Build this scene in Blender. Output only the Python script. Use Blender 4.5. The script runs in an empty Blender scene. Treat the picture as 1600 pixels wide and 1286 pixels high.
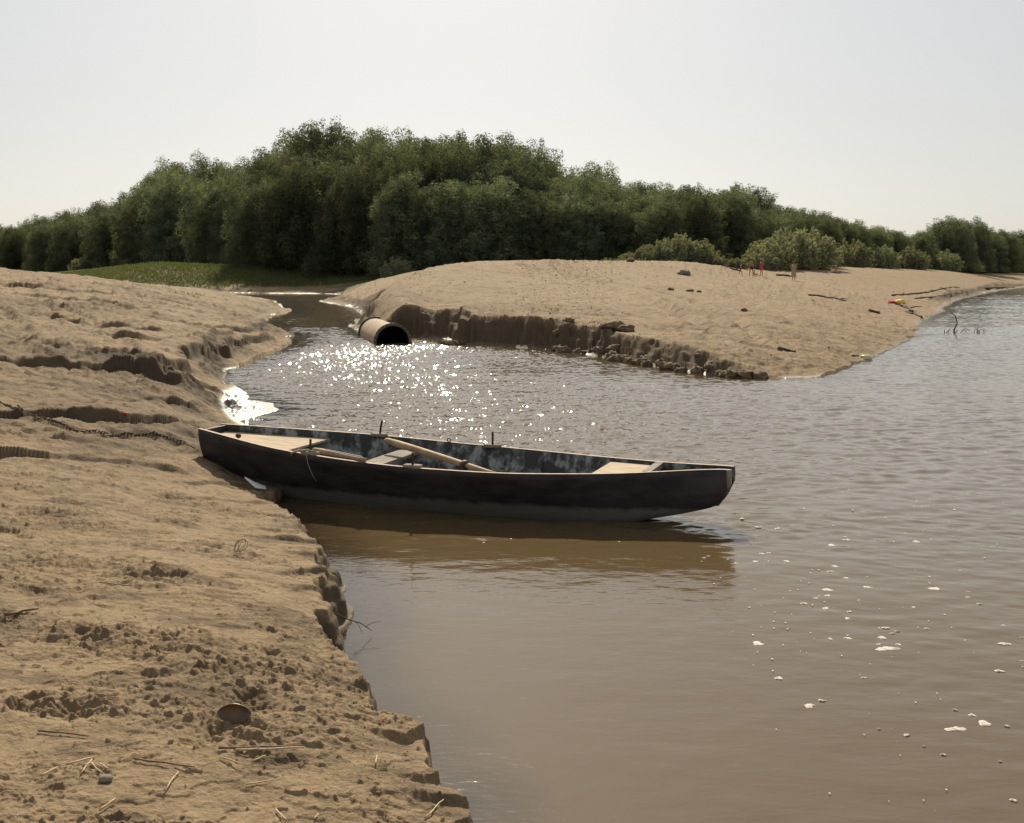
import bpy, bmesh, math, random, time
import numpy as np
from mathutils import Vector, Matrix, noise
T0 = time.time()
random.seed(7)
RNG = np.random.default_rng(7)
S = bpy.context.scene
COL = S.collection
R = math.radians

# ------------------------------------------------------------------ camera, world, sun, exposure
F = 1700.0; CX = 800.0; HY = 430.0; H = 2.2          # focal length and horizon in photo pixels; eye height above the water
cam = bpy.data.cameras.new('camera'); co = bpy.data.objects.new('camera', cam); COL.objects.link(co)
co.location = (0, 0, H); co.rotation_euler = (R(90), 0, 0)
cam.sensor_width = 36; cam.lens = F / 1600 * 36
cam.shift_y = -(643 - HY) / 1600
cam.clip_start = 0.05; cam.clip_end = 6000
S.camera = co
EL, AZ = R(38), R(-4.0)                              # sun high, ahead of the camera and a touch left
W = bpy.data.worlds.new('World'); S.world = W; W.use_nodes = True
nt = W.node_tree; nt.nodes.clear()
sky = nt.nodes.new('ShaderNodeTexSky'); sky.sky_type = 'NISHITA'; sky.sun_disc = False
sky.sun_elevation = EL; sky.sun_rotation = AZ
sky.air_density = 1.0; sky.dust_density = 1.7; sky.ozone_density = 1.0; sky.altitude = 0
hs = nt.nodes.new('ShaderNodeHueSaturation'); hs.inputs['Saturation'].default_value = 0.6
mx = nt.nodes.new('ShaderNodeMix'); mx.data_type = 'RGBA'; mx.inputs[0].default_value = 0.56
mx.inputs[7].default_value = (7.45, 7.3, 6.95, 1)
bg = nt.nodes.new('ShaderNodeBackground'); bg.inputs['Strength'].default_value = 0.068
wo = nt.nodes.new('ShaderNodeOutputWorld')
nt.links.new(sky.outputs[0], hs.inputs['Color']); nt.links.new(hs.outputs[0], mx.inputs[6])
nt.links.new(mx.outputs[2], bg.inputs['Color']); nt.links.new(bg.outputs[0], wo.inputs['Surface'])
sl = bpy.data.lights.new('sun', 'SUN'); sl.energy = 5.0; sl.angle = R(0.55); sl.color = (1.0, 0.90, 0.71)
so = bpy.data.objects.new('sun', sl); COL.objects.link(so)
SD = Vector((math.sin(AZ) * math.cos(EL), math.cos(AZ) * math.cos(EL), math.sin(EL)))
so.rotation_euler = (-SD).to_track_quat('-Z', 'Y').to_euler(); so.location = (0, 0, 60)
S.view_settings.view_transform = 'Standard'; S.view_settings.look = 'None'
S.view_settings.exposure = 0.42; S.view_settings.gamma = 1.0
S.cycles.max_bounces = 8; S.cycles.diffuse_bounces = 3; S.cycles.glossy_bounces = 3
S.cycles.transmission_bounces = 4; S.cycles.transparent_max_bounces = 8
S.cycles.sample_clamp_indirect = 6; S.cycles.sample_clamp_direct = 0
S.cycles.volume_bounces = 0

# ------------------------------------------------------------------ helpers
def link(o): COL.objects.link(o); return o
def tag(o, label=None, cat=None, group=None, kind=None):
    if label: o['label'] = label
    if cat: o['category'] = cat
    if group: o['group'] = group
    if kind: o['kind'] = kind
    return o
def empty(name, loc, rz=0.0):
    o = bpy.data.objects.new(name, None); o.location = loc; o.rotation_euler = (0, 0, rz)
    o.empty_display_size = 0.1
    return link(o)
def np_mesh(name, V, Fq, mats=(), smooth=True):
    me = bpy.data.meshes.new(name)
    V = np.asarray(V, np.float32); Fq = np.asarray(Fq, np.int32)
    k = Fq.shape[1]; n = len(Fq)
    me.vertices.add(len(V)); me.vertices.foreach_set('co', V.ravel())
    me.loops.add(n * k); me.loops.foreach_set('vertex_index', Fq.ravel())
    me.polygons.add(n); me.polygons.foreach_set('loop_start', np.arange(0, n * k, k, dtype=np.int32))
    try: me.polygons.foreach_set('loop_total', np.full(n, k, np.int32))
    except Exception: pass
    for m in mats: me.materials.append(m)
    me.update(calc_edges=True)
    me.polygons.foreach_set('use_smooth', np.full(n, smooth, bool))
    return me
class MB:
    """collects shapes, links them as one mesh object"""
    def __init__(s): s.bm = bmesh.new()
    def box(s, c, d, rot=None, bev=0.0):
        r = bmesh.ops.create_cube(s.bm, size=1.0); vs = r['verts']
        M = Matrix.Translation(c) @ (rot.to_4x4() if rot is not None else Matrix()) @ Matrix.Diagonal((*d, 1))
        bmesh.ops.transform(s.bm, matrix=M, verts=vs)
        if bev:
            es = list({e for v in vs for e in v.link_edges})
            bmesh.ops.bevel(s.bm, geom=es, offset=bev, segments=2, affect='EDGES', profile=0.6)
        return s
    def tube(s, pts, rad, n=8, cap=True, closed=False):
        pts = [Vector(p) for p in pts]; N = len(pts)
        rs = rad if hasattr(rad, '__len__') else [rad] * N
        rings = []; up = None
        for i, p in enumerate(pts):
            if closed: d = pts[(i + 1) % N] - pts[i - 1]
            else: d = pts[min(i + 1, N - 1)] - pts[max(i - 1, 0)]
            d.normalize()
            if up is None: up = Vector((0, 0, 1)) if abs(d.z) < .9 else Vector((1, 0, 0))
            a = d.cross(up).normalized(); b = a.cross(d).normalized(); up = b
            rings.append([s.bm.verts.new(p + rs[i] * (math.cos(t) * a + math.sin(t) * b)) for t in [2 * math.pi * k / n for k in range(n)]])
        m = N if closed else N - 1
        for i in range(m):
            A, B = rings[i], rings[(i + 1) % N]
            for k in range(n):
                s.bm.faces.new((A[k], A[(k + 1) % n], B[(k + 1) % n], B[k]))
        if cap and not closed:
            s.bm.faces.new(rings[0][::-1]); s.bm.faces.new(rings[-1])
        return s
    def blob(s, c, d, sub=3, amp=.15, seed=0, freq=2.0, flat=None):
        r = bmesh.ops.create_icosphere(s.bm, subdivisions=sub, radius=1.0)
        for v in r['verts']:
            p = v.co.copy(); q = p * freq * .7 + Vector((seed * 3.1, seed * 1.7, seed))
            k = 1 + amp * 2.2 * (noise.noise(q) + .5 * noise.noise(q * 2.3) + .3 * noise.noise(q * 5.1))
            v.co = Vector((c[0] + p.x * d[0] * k, c[1] + p.y * d[1] * k, c[2] + p.z * d[2] * k))
            if flat is not None and v.co.z < flat: v.co.z = flat
        return s
    def grid(s, P):
        """P: rows of points -> quads"""
        vs = [[s.bm.verts.new(p) for p in row] for row in P]
        for i in range(len(P) - 1):
            for j in range(len(P[0]) - 1):
                s.bm.faces.new((vs[i][j], vs[i][j + 1], vs[i + 1][j + 1], vs[i + 1][j]))
        return vs
    def build(s, name, mat, parent=None, smooth=True, loc=None):
        bmesh.ops.recalc_face_normals(s.bm, faces=s.bm.faces)
        me = bpy.data.meshes.new(name); s.bm.to_mesh(me); s.bm.free()
        me.materials.append(mat)
        me.polygons.foreach_set('use_smooth', np.full(len(me.polygons), smooth, bool))
        o = bpy.data.objects.new(name, me)
        if parent: o.parent = parent
        if loc is not None: o.location = loc
        return link(o)
TAB = RNG.random(1 << 16).astype(np.float32) * 2 - 1
def vn(x, y, seed=0):
    xi = np.floor(x); yi = np.floor(y); fx = (x - xi).astype(np.float32); fy = (y - yi).astype(np.float32)
    xi = xi.astype(np.int64) + seed * 1013; yi = yi.astype(np.int64) + seed * 7919
    fx = fx * fx * (3 - 2 * fx); fy = fy * fy * (3 - 2 * fy)
    def h(a, b): return TAB[((a * 73856093) ^ (b * 19349663) ^ ((a + b) >> 3) * 83492791) & 65535]
    a = h(xi, yi); b = h(xi + 1, yi); c = h(xi, yi + 1); d = h(xi + 1, yi + 1)
    return a + (b - a) * fx + (c - a) * fy + (a - b - c + d) * fx * fy
def fbm(x, y, seed=0, o=4, g=.5):
    r = 0; a = 1; t = 0
    for k in range(o):
        r = r + a * vn(x * 2 ** k + k * 17.3, y * 2 ** k - k * 9.1, seed + k); t += a; a *= g
    return r / t
def ss(a, b, x):
    t = np.clip((x - a) / (b - a), 0, 1); return t * t * (3 - 2 * t)

# ------------------------------------------------------------------ materials
def mat(name, col, rough=.8, spec=.3, metal=0):
    m = bpy.data.materials.new(name); m.use_nodes = True
    b = m.node_tree.nodes['Principled BSDF']
    b.inputs['Base Color'].default_value = (*col, 1); b.inputs['Roughness'].default_value = rough
    b.inputs['Specular IOR Level'].default_value = spec; b.inputs['Metallic'].default_value = metal
    return m
def nmat(name, c1, c2, scale=8, rough=.8, spec=.3, bump=.3, bscale=None, c3=None, stretch=(1, 1, 1), bdist=.01, metal=0, lo=.35, hi=.65):
    """two or three colours mixed by object-space noise, with bump"""
    m = mat(name, c1, rough, spec, metal); t = m.node_tree; N = t.nodes; L = t.links; b = N['Principled BSDF']
    tc = N.new('ShaderNodeTexCoord'); mp = N.new('ShaderNodeMapping'); mp.inputs['Scale'].default_value = stretch
    L.new(tc.outputs['Object'], mp.inputs[0])
    n = N.new('ShaderNodeTexNoise'); n.inputs['Scale'].default_value = scale; n.inputs['Detail'].default_value = 8; n.inputs['Roughness'].default_value = .62
    L.new(mp.outputs[0], n.inputs['Vector'])
    cr = N.new('ShaderNodeValToRGB'); cr.color_ramp.elements[0].position = lo; cr.color_ramp.elements[1].position = hi
    cr.color_ramp.elements[0].color = (*c1, 1); cr.color_ramp.elements[1].color = (*c2, 1)
    if c3: e = cr.color_ramp.elements.new((lo + hi) / 2); e.color = (*c3, 1)
    L.new(n.outputs['Fac'], cr.inputs[0]); L.new(cr.outputs[0], b.inputs['Base Color'])
    n2 = N.new('ShaderNodeTexNoise'); n2.inputs['Scale'].default_value = bscale or scale * 4; n2.inputs['Detail'].default_value = 8
    L.new(mp.outputs[0], n2.inputs['Vector'])
    bp = N.new('ShaderNodeBump'); bp.inputs['Strength'].default_value = bump; bp.inputs['Distance'].default_value = bdist
    L.new(n2.outputs['Fac'], bp.inputs['Height']); L.new(bp.outputs[0], b.inputs['Normal'])
    return m

def ground_material():
    m = mat('sand_mud', (.3, .2, .12), .92, .2); t = m.node_tree; N = t.nodes; L = t.links; b = N['Principled BSDF']
    geo = N.new('ShaderNodeNewGeometry')
    def noise(sc, det=6, ro=.6, vec=None):
        n = N.new('ShaderNodeTexNoise'); n.inputs['Scale'].default_value = sc; n.inputs['Detail'].default_value = det; n.inputs['Roughness'].default_value = ro
        L.new(vec or geo.outputs['Position'], n.inputs['Vector']); return n.outputs['Fac']
    def ramp(f, a, c):
        r = N.new('ShaderNodeValToRGB')
        r.color_ramp.elements[0].position = a[0]; r.color_ramp.elements[1].position = a[1]
        r.color_ramp.elements[0].color = (*c[0], 1); r.color_ramp.elements[1].color = (*c[1], 1)
        L.new(f, r.inputs[0]); return r.outputs[0]
    def mix(f, a, c, mode='MIX'):
        x = N.new('ShaderNodeMix'); x.data_type = 'RGBA'; x.blend_type = mode
        if isinstance(f, float): x.inputs[0].default_value = f
        else: L.new(f, x.inputs[0])
        for s, v in ((6, a), (7, c)):
            if isinstance(v, tuple): x.inputs[s].default_value = (*v, 1)
            else: L.new(v, x.inputs[s])
        return x.outputs[2]
    at = {}
    for k in ('wet', 'grass', 'rough'):
        a = N.new('ShaderNodeAttribute'); a.attribute_name = k; at[k] = a.outputs['Fac']
    base = ramp(noise(.9, 8), (.32, .68), ((.215, .153, .090), (.282, .205, .124)))
    fine = ramp(noise(24, 8, .7), (.3, .62), ((.112, .079, .048), (.298, .215, .132)))
    c = mix(.5, base, fine)
    mpp = N.new('ShaderNodeMapping'); mpp.inputs['Scale'].default_value = (1, 1.7, 1); L.new(geo.outputs['Position'], mpp.inputs[0])
    dk = N.new('ShaderNodeMapRange'); dk.inputs[1].default_value = .50; dk.inputs[2].default_value = .61; dk.inputs[4].default_value = .7
    L.new(noise(1.9, 12, .72, mpp.outputs[0]), dk.inputs[0]); c = mix(dk.outputs[0], c, (.095, .070, .045))
    sp = N.new('ShaderNodeMapRange'); sp.inputs[1].default_value = .53; sp.inputs[2].default_value = .62; sp.inputs[4].default_value = .45
    L.new(noise(13, 10, .8), sp.inputs[0]); c = mix(sp.outputs[0], c, (.09, .065, .042))
    c = mix(at['rough'], c, (.080, .058, .038))  # shade of cut faces painted dark; crumbly ground and rills darken too
    gcol = ramp(noise(3, 8, .7), (.35, .65), ((.045, .055, .018), (.115, .110, .045)))
    c = mix(at['grass'], c, gcol)
    c = mix(at['wet'], c, (.065, .048, .033))
    L.new(c, b.inputs['Base Color'])
    rr = N.new('ShaderNodeMapRange'); rr.inputs[3].default_value = .93; rr.inputs[4].default_value = .36
    L.new(at['wet'], rr.inputs[0]); L.new(rr.outputs[0], b.inputs['Roughness'])
    sr = N.new('ShaderNodeMapRange'); sr.inputs[3].default_value = .15; sr.inputs[4].default_value = .6
    L.new(at['wet'], sr.inputs[0]); L.new(sr.outputs[0], b.inputs['Specular IOR Level'])
    n1 = noise(45, 8, .65); n2 = noise(260, 4, .6); n3 = noise(6, 8, .65)
    def mul(a, k):
        x = N.new('ShaderNodeMath'); x.operation = 'MULTIPLY'; L.new(a, x.inputs[0]); x.inputs[1].default_value = k; return x.outputs[0]
    def add(a, c_):
        x = N.new('ShaderNodeMath'); x.operation = 'ADD'; L.new(a, x.inputs[0]); L.new(c_, x.inputs[1]); return x.outputs[0]
    hgt = add(add(mul(n1, .012), mul(n2, .002)), mul(n3, .05))
    bp = N.new('ShaderNodeBump'); bp.inputs['Distance'].default_value = 1.0
    iv = N.new('ShaderNodeMapRange'); iv.inputs[3].default_value = .85; iv.inputs[4].default_value = .12
    L.new(at['wet'], iv.inputs[0]); L.new(iv.outputs[0], bp.inputs['Strength'])
    L.new(hgt, bp.inputs['Height']); L.new(bp.outputs[0], b.inputs['Normal'])
    return m

def water_material():
    m = bpy.data.materials.new('river_water'); m.use_nodes = True; t = m.node_tree; N = t.nodes; L = t.links; N.clear()
    out = N.new('ShaderNodeOutputMaterial')
    geo = N.new('ShaderNodeNewGeometry')
    def M(op, a, c=None):
        x = N.new('ShaderNodeMath'); x.operation = op
        for i, v in enumerate((a, c)):
            if v is None: continue
            if isinstance(v, (int, float)): x.inputs[i].default_value = v
            else: L.new(v, x.inputs[i])
        return x.outputs[0]
    def noise(scx, scy, det, ro=.55, rot=0, dist=0.0):
        mp = N.new('ShaderNodeMapping'); mp.vector_type = 'POINT'; mp.inputs['Rotation'].default_value = (0, 0, R(rot)); mp.inputs['Scale'].default_value = (scx, scy, 1)
        L.new(geo.outputs['Position'], mp.inputs[0])
        n = N.new('ShaderNodeTexNoise'); n.inputs['Scale'].default_value = 1; n.inputs['Detail'].default_value = det; n.inputs['Roughness'].default_value = ro; n.inputs['Distortion'].default_value = dist
        L.new(mp.outputs[0], n.inputs['Vector']); return n.outputs['Fac']
    def attr(k):
        a = N.new('ShaderNodeAttribute'); a.attribute_name = k; return a.outputs['Fac']
    dep = attr('depth')
    h = M('MULTIPLY', noise(9, 22, 3, .5, 8, .4), .0022)
    bp = N.new('ShaderNodeBump'); bp.inputs['Strength'].default_value = 1.0; bp.inputs['Distance'].default_value = 1.0
    L.new(h, bp.inputs['Height'])
    dif = N.new('ShaderNodeBsdfDiffuse'); dif.inputs['Color'].default_value = (.094, .064, .030, 1)
    tr = N.new('ShaderNodeBsdfTransparent'); tr.inputs['Color'].default_value = (.86, .76, .62, 1)
    op = M('SUBTRACT', 1.0, M('POWER', 2.718, M('MULTIPLY', dep, -16.0)))
    m1 = N.new('ShaderNodeMixShader'); L.new(op, m1.inputs[0]); L.new(tr.outputs[0], m1.inputs[1]); L.new(dif.outputs[0], m1.inputs[2])
    gl = N.new('ShaderNodeBsdfGlossy'); gl.inputs['Color'].default_value = (1, 1, 1, 1); gl.inputs['Roughness'].default_value = .07
    L.new(bp.outputs[0], gl.inputs['Normal'])
    fr = N.new('ShaderNodeFresnel'); fr.inputs['IOR'].default_value = 1.43; L.new(bp.outputs[0], fr.inputs['Normal'])
    m2 = N.new('ShaderNodeMixShader'); L.new(fr.outputs[0], m2.inputs[0]); L.new(m1.outputs[0], m2.inputs[1]); L.new(gl.outputs[0], m2.inputs[2])
    L.new(m2.outputs[0], out.inputs['Surface'])
    return m

def leaf_material(name, c1, c2, trans=.45, vary=.36):
    m = bpy.data.materials.new(name); m.use_nodes = True; t = m.node_tree; N = t.nodes; L = t.links; N.clear()
    out = N.new('ShaderNodeOutputMaterial')
    oi = N.new('ShaderNodeObjectInfo'); tc = N.new('ShaderNodeTexCoord')
    n = N.new('ShaderNodeTexNoise'); n.inputs['Scale'].default_value = .38; n.inputs['Detail'].default_value = 8; n.inputs['Roughness'].default_value = .7
    L.new(tc.outputs['Object'], n.inputs['Vector'])
    cr = N.new('ShaderNodeValToRGB'); cr.color_ramp.elements[0].position = .36; cr.color_ramp.elements[1].position = .64
    cr.color_ramp.elements[0].color = (*c1, 1); cr.color_ramp.elements[1].color = (*c2, 1)
    ta = N.new('ShaderNodeAttribute'); ta.attribute_name = 'tuft'
    tm_ = N.new('ShaderNodeMapRange'); tm_.inputs[3].default_value = -.13; tm_.inputs[4].default_value = .13; L.new(ta.outputs['Fac'], tm_.inputs[0])
    ad = N.new('ShaderNodeMath'); ad.operation = 'ADD'; L.new(n.outputs['Fac'], ad.inputs[0]); L.new(tm_.outputs[0], ad.inputs[1]) if name == 'willow_leaves' else None
    L.new(ad.outputs[0], cr.inputs[0])
    h = N.new('ShaderNodeHueSaturation'); L.new(cr.outputs[0], h.inputs['Color'])
    mr = N.new('ShaderNodeMapRange'); mr.inputs[3].default_value = 1 - vary; mr.inputs[4].default_value = 1 + vary
    L.new(oi.outputs['Random'], mr.inputs[0]); L.new(mr.outputs[0], h.inputs['Value'])
    mh = N.new('ShaderNodeMapRange'); mh.inputs[3].default_value = .485; mh.inputs[4].default_value = .515
    L.new(oi.outputs['Random'], mh.inputs[0]); L.new(mh.outputs[0], h.inputs['Hue'])
    d = N.new('ShaderNodeBsdfDiffuse'); L.new(h.outputs[0], d.inputs['Color'])
    tl = N.new('ShaderNodeBsdfTranslucent')
    wm = N.new('ShaderNodeMix'); wm.data_type = 'RGBA'; wm.blend_type = 'MULTIPLY'; wm.inputs[0].default_value = 1
    L.new(h.outputs[0], wm.inputs[6]); wm.inputs[7].default_value = (1.0, .97, .62, 1); L.new(wm.outputs[2], tl.inputs['Color'])
    mx_ = N.new('ShaderNodeMixShader'); mx_.inputs[0].default_value = trans
    L.new(d.outputs[0], mx_.inputs[1]); L.new(tl.outputs[0], mx_.inputs[2])
    gl = N.new('ShaderNodeBsdfGlossy'); gl.inputs['Roughness'].default_value = .45; gl.inputs['Color'].default_value = (.8, .8, .8, 1)
    m3 = N.new('ShaderNodeMixShader'); m3.inputs[0].default_value = .0
    L.new(mx_.outputs[0], m3.inputs[1]); L.new(gl.outputs[0], m3.inputs[2]); L.new(m3.outputs[0], out.inputs['Surface'])
    return m

MG = ground_material(); MW = water_material()
M_leaf = leaf_material('willow_leaves', (.058, .082, .062), (.215, .228, .140), .42)
M_shrub = leaf_material('sallow_leaves', (.16, .18, .125), (.27, .28, .185), .38, .15)
M_grass = leaf_material('grass_blades', (.055, .075, .032), (.12, .130, .06), .40, .1)
M_bark = nmat('bark', (.05, .04, .03), (.11, .09, .07), 3, .95, .1, .5)
M_tar = nmat('tarred_wood', (.012, .011, .014), (.040, .034, .035), 5, .62, .35, .35, 30, stretch=(.5, 1, 1.6))
M_inner = nmat('worn_blue_grey_paint', (.040, .042, .043), (.23, .245, .245), 7, .8, .2, .4, 40, c3=(.10, .105, .107), stretch=(1, 1, .7), lo=.46, hi=.6)
M_wood = nmat('sun_bleached_wood', (.30, .225, .15), (.46, .37, .27), 6, .85, .2, .3, 30, stretch=(.5, 4, 4))
M_woodg = nmat('grey_weathered_wood', (.15, .13, .105), (.27, .24, .2), 8, .88, .2, .3, 30)
M_oar = nmat('oar_wood', (.26, .17, .10), (.40, .285, .18), 5, .7, .3, .2, 30, stretch=(1, 1, 1))
M_blue = nmat('faded_blue_paint', (.035, .05, .12), (.07, .085, .16), 12, .6, .3, .2)
M_iron = nmat('rusty_iron', (.035, .024, .018), (.09, .05, .03), 40, .7, .4, .3, metal=.4)
M_rope = nmat('hemp_rope', (.28, .23, .17), (.42, .36, .28), 60, .95, .1, .4)
M_pipe = nmat('dusty_rusted_steel', (.27, .19, .125), (.40, .30, .21), 3, .85, .25, .3, 14)
M_flange = nmat('dark_flange', (.045, .038, .03), (.13, .11, .085), 6, .7, .35, .3, 20)
M_inpipe = nmat('dark_pipe_lining', (.012, .010, .009), (.03, .024, .02), 4, .8, .2, .3)
M_clod = nmat('damp_mud', (.09, .065, .045), (.17, .125, .08), 6, .9, .2, .35, 40, bdist=.015)
M_drift = nmat('driftwood', (.055, .042, .032), (.13, .10, .075), 9, .9, .15, .4)
M_straw = nmat('dry_reed', (.36, .26, .14), (.52, .40, .24), 40, .7, .3, .1)
M_stalk = nmat('brown_stalk', (.10, .06, .035), (.2, .125, .075), 40, .75, .3, .1)
M_foam = nmat('dirty_foam', (.36, .32, .27), (.60, .55, .48), 90, .6, .4, .8, 220, bdist=.006)
M_skin = nmat('tanned_skin', (.30, .145, .075), (.36, .18, .10), 12, .6, .3, .1)
M_hair = mat('dark_hair', (.018, .012, .009), .6, .3)
M_hairb = mat('fair_hair', (.42, .30, .15), .6, .3)
M_red = nmat('pink_red_cloth', (.42, .05, .075), (.5, .08, .11), 14, .85, .2, .2)
M_dress = nmat('patterned_pale_dress', (.20, .15, .11), (.48, .41, .31), 30, .9, .15, .2)
M_dark = mat('dark_swimwear', (.035, .03, .03), .8, .2)
M_olive = mat('olive_trunks', (.10, .085, .05), .8, .2)
M_bluec = mat('blue_towel', (.05, .16, .38), .85, .2)
M_yel = nmat('yellow_cloth', (.62, .40, .10), (.7, .5, .2), 12, .85, .2, .3)
M_plas = mat('milky_plastic', (.62, .66, .66), .35, .5)
M_plasy = mat('yellowed_plastic', (.5, .45, .25), .35, .5)
M_stone = nmat('grey_stone', (.13, .115, .095), (.24, .21, .18), 8, .9, .2, .5)

# ------------------------------------------------------------------ terrain
def W0(px, py, h=0.0):
    Y = F * (H - h) / (py - HY); return ((px - CX) / F * Y, Y)
def WY(px, Y): return ((px - CX) / F * Y, Y)
# shoreline of the left bank, read at water level, then closed far to the left and behind the camera
shoreL = [(.25, 1.9), (.02, 2.9)] + [W0(*p) for p in [(712, 1320, .37), (710, 1286, .36), (704, 1240, .35), (688, 1205, .34), (673, 1172, .33), (674, 1140, .33), (640, 1120, .33), (606, 1106, .33), (598, 1045, .32), (566, 1010, .31), (545, 1000, .30), (534, 960, .30), (531, 925, .29), (549, 908, .28), (545, 893, .28), (516, 872, .26), (506, 850, .25), (494, 828, .24), (489, 812, .24), (442, 793, .18), (424, 776, .15),
          (428, 752, .04), (440, 735), (420, 700), (396, 676), (372, 664), (400, 652), (432, 640), (424, 630), (392, 625), (378, 612), (356, 606), (348, 596), (357, 580), (382, 568), (420, 553), (452, 538), (458, 531), (440, 522), (414, 512), (404, 503), (420, 494),
          (456, 486), (444, 479), (424, 469), (385, 463), (345, 461), (250, 461.5), (100, 461)]]
polyL = shoreL + [(-140, 112), (-900, 130), (-900, -120), (-1.5, -120), (-.2, -3), (.1, 0)]
shoreR = [W0(*p) for p in [(100, 456.5), (250, 456.5), (330, 457), (420, 458.5), (505, 459), (548, 461), (530, 464), (499, 471), (530, 476), (557, 482), (569, 491), (558, 500), (556, 511), (568, 524), (586, 534), (606, 531), (640, 526), (668, 528), (692, 530), (701, 537), (735, 539),
          (790, 541), (860, 546), (905, 551), (950, 559), (1010, 569), (1060, 579), (1110, 585), (1170, 590), (1230, 592), (1285, 590), (1318, 580), (1345, 567), (1375, 556), (1405, 538), (1428, 524), (1436, 512), (1445, 500), (1470, 488), (1478, 478), (1500, 468), (1545, 457), (1600, 449), (1720, 443.5)]]
polyR = [(-900, 175), (-150, 170)] + shoreR + [(480, 600), (1500, 1600), (1500, 3000), (-3000, 3000), (-3000, 175)]
cL = [(-300, 1500, 0, .6), (0, 1286, 0, .55), (300, 1286, 0, .5), (600, 1286, 0, .42), (722, 1286, 0, .36), (0, 1150, 0, .55), (300, 1150, 0, .5), (668, 1150, 0, .33), (0, 1000, 0, .55), (300, 1000, 0, .48), (597, 1045, 0, .32),
      (0, 860, 0, .56), (250, 860, 0, .46), (540, 960, 0, .30), (545, 905, 0, .28), (500, 830, 0, .24), (432, 790, 0, .18), (0, 740, 0, .6), (200, 740, 0, .45), (320, 714, 0, .29), (380, 748, 0, .13), (0, 670, 0, .7), (200, 670, 0, .52), (300, 652, 0, .33),
      (0, 600, 0, .85), (200, 605, 0, .6), (300, 610, 0, .36), (330, 632, 0, .14), (372, 650, 0, .03), (415, 640, 0, .0), (350, 618, 0, .08), (300, 580, 0, .36), (350, 560, 0, .24), (400, 538, 0, .22), (440, 526, 0, .15),
      (0, 540, 18, 0), (0, 490, 25, 0), (0, 450, 33, 0), (0, 421, 42, 0), (-200, 400, 44, 0), (-200, 470, 25, 0), (150, 545, 19, 0), (150, 490, 27, 0), (150, 455, 37, 0), (165, 436, 50, 0), (300, 530, 24, 0), (300, 490, 33, 0), (300, 465, 48, 0), (320, 451, 75, 0),
      (385, 490, 46, 0), (405, 474, 68, 0)]
cLh = [(*W0(404, 503), .12), (*W0(455, 487), .03), (*W0(424, 470), .05), (*W0(345, 459), .03), (*W0(200, 459), .1), (*WY(0, 60), 2.2), (*WY(0, 100), .6), (*WY(-200, 60), 3.0), (*WY(150, 80), 1.5), (-200, 60, 3), (-30, -20, 1.0), (-3, -10, .7), (-200, -60, 3)]
def fix(c):
    o = []
    for px, py, Y, h in c:
        if Y: h = H - (py - HY) * Y / F
        else: Y = F * (H - h) / (py - HY)
        o.append(((px - CX) / F * Y, Y, h))
    return o
cR = [(715, 488, 35.6, 0), (760, 489, 35.2, 0), (830, 494, 34, 0), (900, 505, 31.8, 0), (950, 517, 30, 0), (1000, 530, 28.4, 0), (1050, 538, 26.6, 0), (1100, 549, 25.2, 0), (1180, 572, 24.2, 0), (600, 466, 42, 0), (650, 471, 38.5, 0), (690, 480, 36.5, 0), (580, 470, 46, 0), (620, 447, 55, 0), (655, 427, 62, 0), (690, 413.5, 66, 0),
      (750, 409, 70, 0), (850, 407.5, 76, 0), (1000, 410, 85, 0), (1100, 412, 95, 0), (800, 470, 43, 0), (800, 440, 55, 0), (850, 420, 66, 0), (1000, 490, 37, 0), (1000, 450, 52, 0), (1000, 425, 70, 0), (1100, 510, 31, 0), (1100, 470, 46, 0), (1100, 435, 74, 0),
      (1175, 432, 94, 0), (1240, 439, 92, 0), (1240, 545, 27.5, 0), (1240, 500, 37, 0), (1240, 465, 58, 0), (1300, 418, 130, 0), (1330, 500, 41, 0), (1330, 460, 70, 0), (1400, 500, 50, 0), (1400, 470, 72, 0), (1400, 445, 108, 0), (1400, 425, 150, 0), (1500, 452, 120, 0), (1500, 435, 170, 0), (1500, 426, 200, 0), (1600, 439, 230, 0), (1600, 428, 280, 0),
      (520, 452, 122, 0), (560, 446, 124, 0), (600, 438, 132, 0), (620, 431, 142, 0), (390, 425, 155, 0), (250, 419, 155, 0), (170, 434, 148, 0), (0, 431, 200, 0), (500, 430, 152, 0), (330, 440, 146, 0), (450, 441, 145, 0)]
cRh = [(x, y, .02) for (x, y) in [W0(*p) for p in [(1232, 590), (1290, 589), (1345, 567), (1405, 538), (1440, 508), (1478, 478), (1545, 457), (1600, 449), (499, 471), (530, 476), (420, 458.5), (505, 459), (330, 457), (250, 456.5)]]]
cRh += [(*W0(557, 482), .4), (*W0(575, 505), .22), (*W0(570, 520), .1), (*W0(668, 522), .9), (*WY(640, 36.5), .72), (*WY(665, 36.8), .85), (*WY(618, 37.5), .62),
        (*WY(1000, 120), 3.3), (*WY(1200, 130), 3.3), (*WY(800, 110), 3.0), (*WY(650, 110), 2.6), (*WY(800, 300), 4), (*WY(0, 400), 2.0), (*WY(-100, 320), 2.0), (*WY(100, 300), 2.0), (*WY(1600, 500), 3.5), (-1500, 1500, 2.5), (1500, 2500, 5), (0, 1500, 5)]
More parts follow.
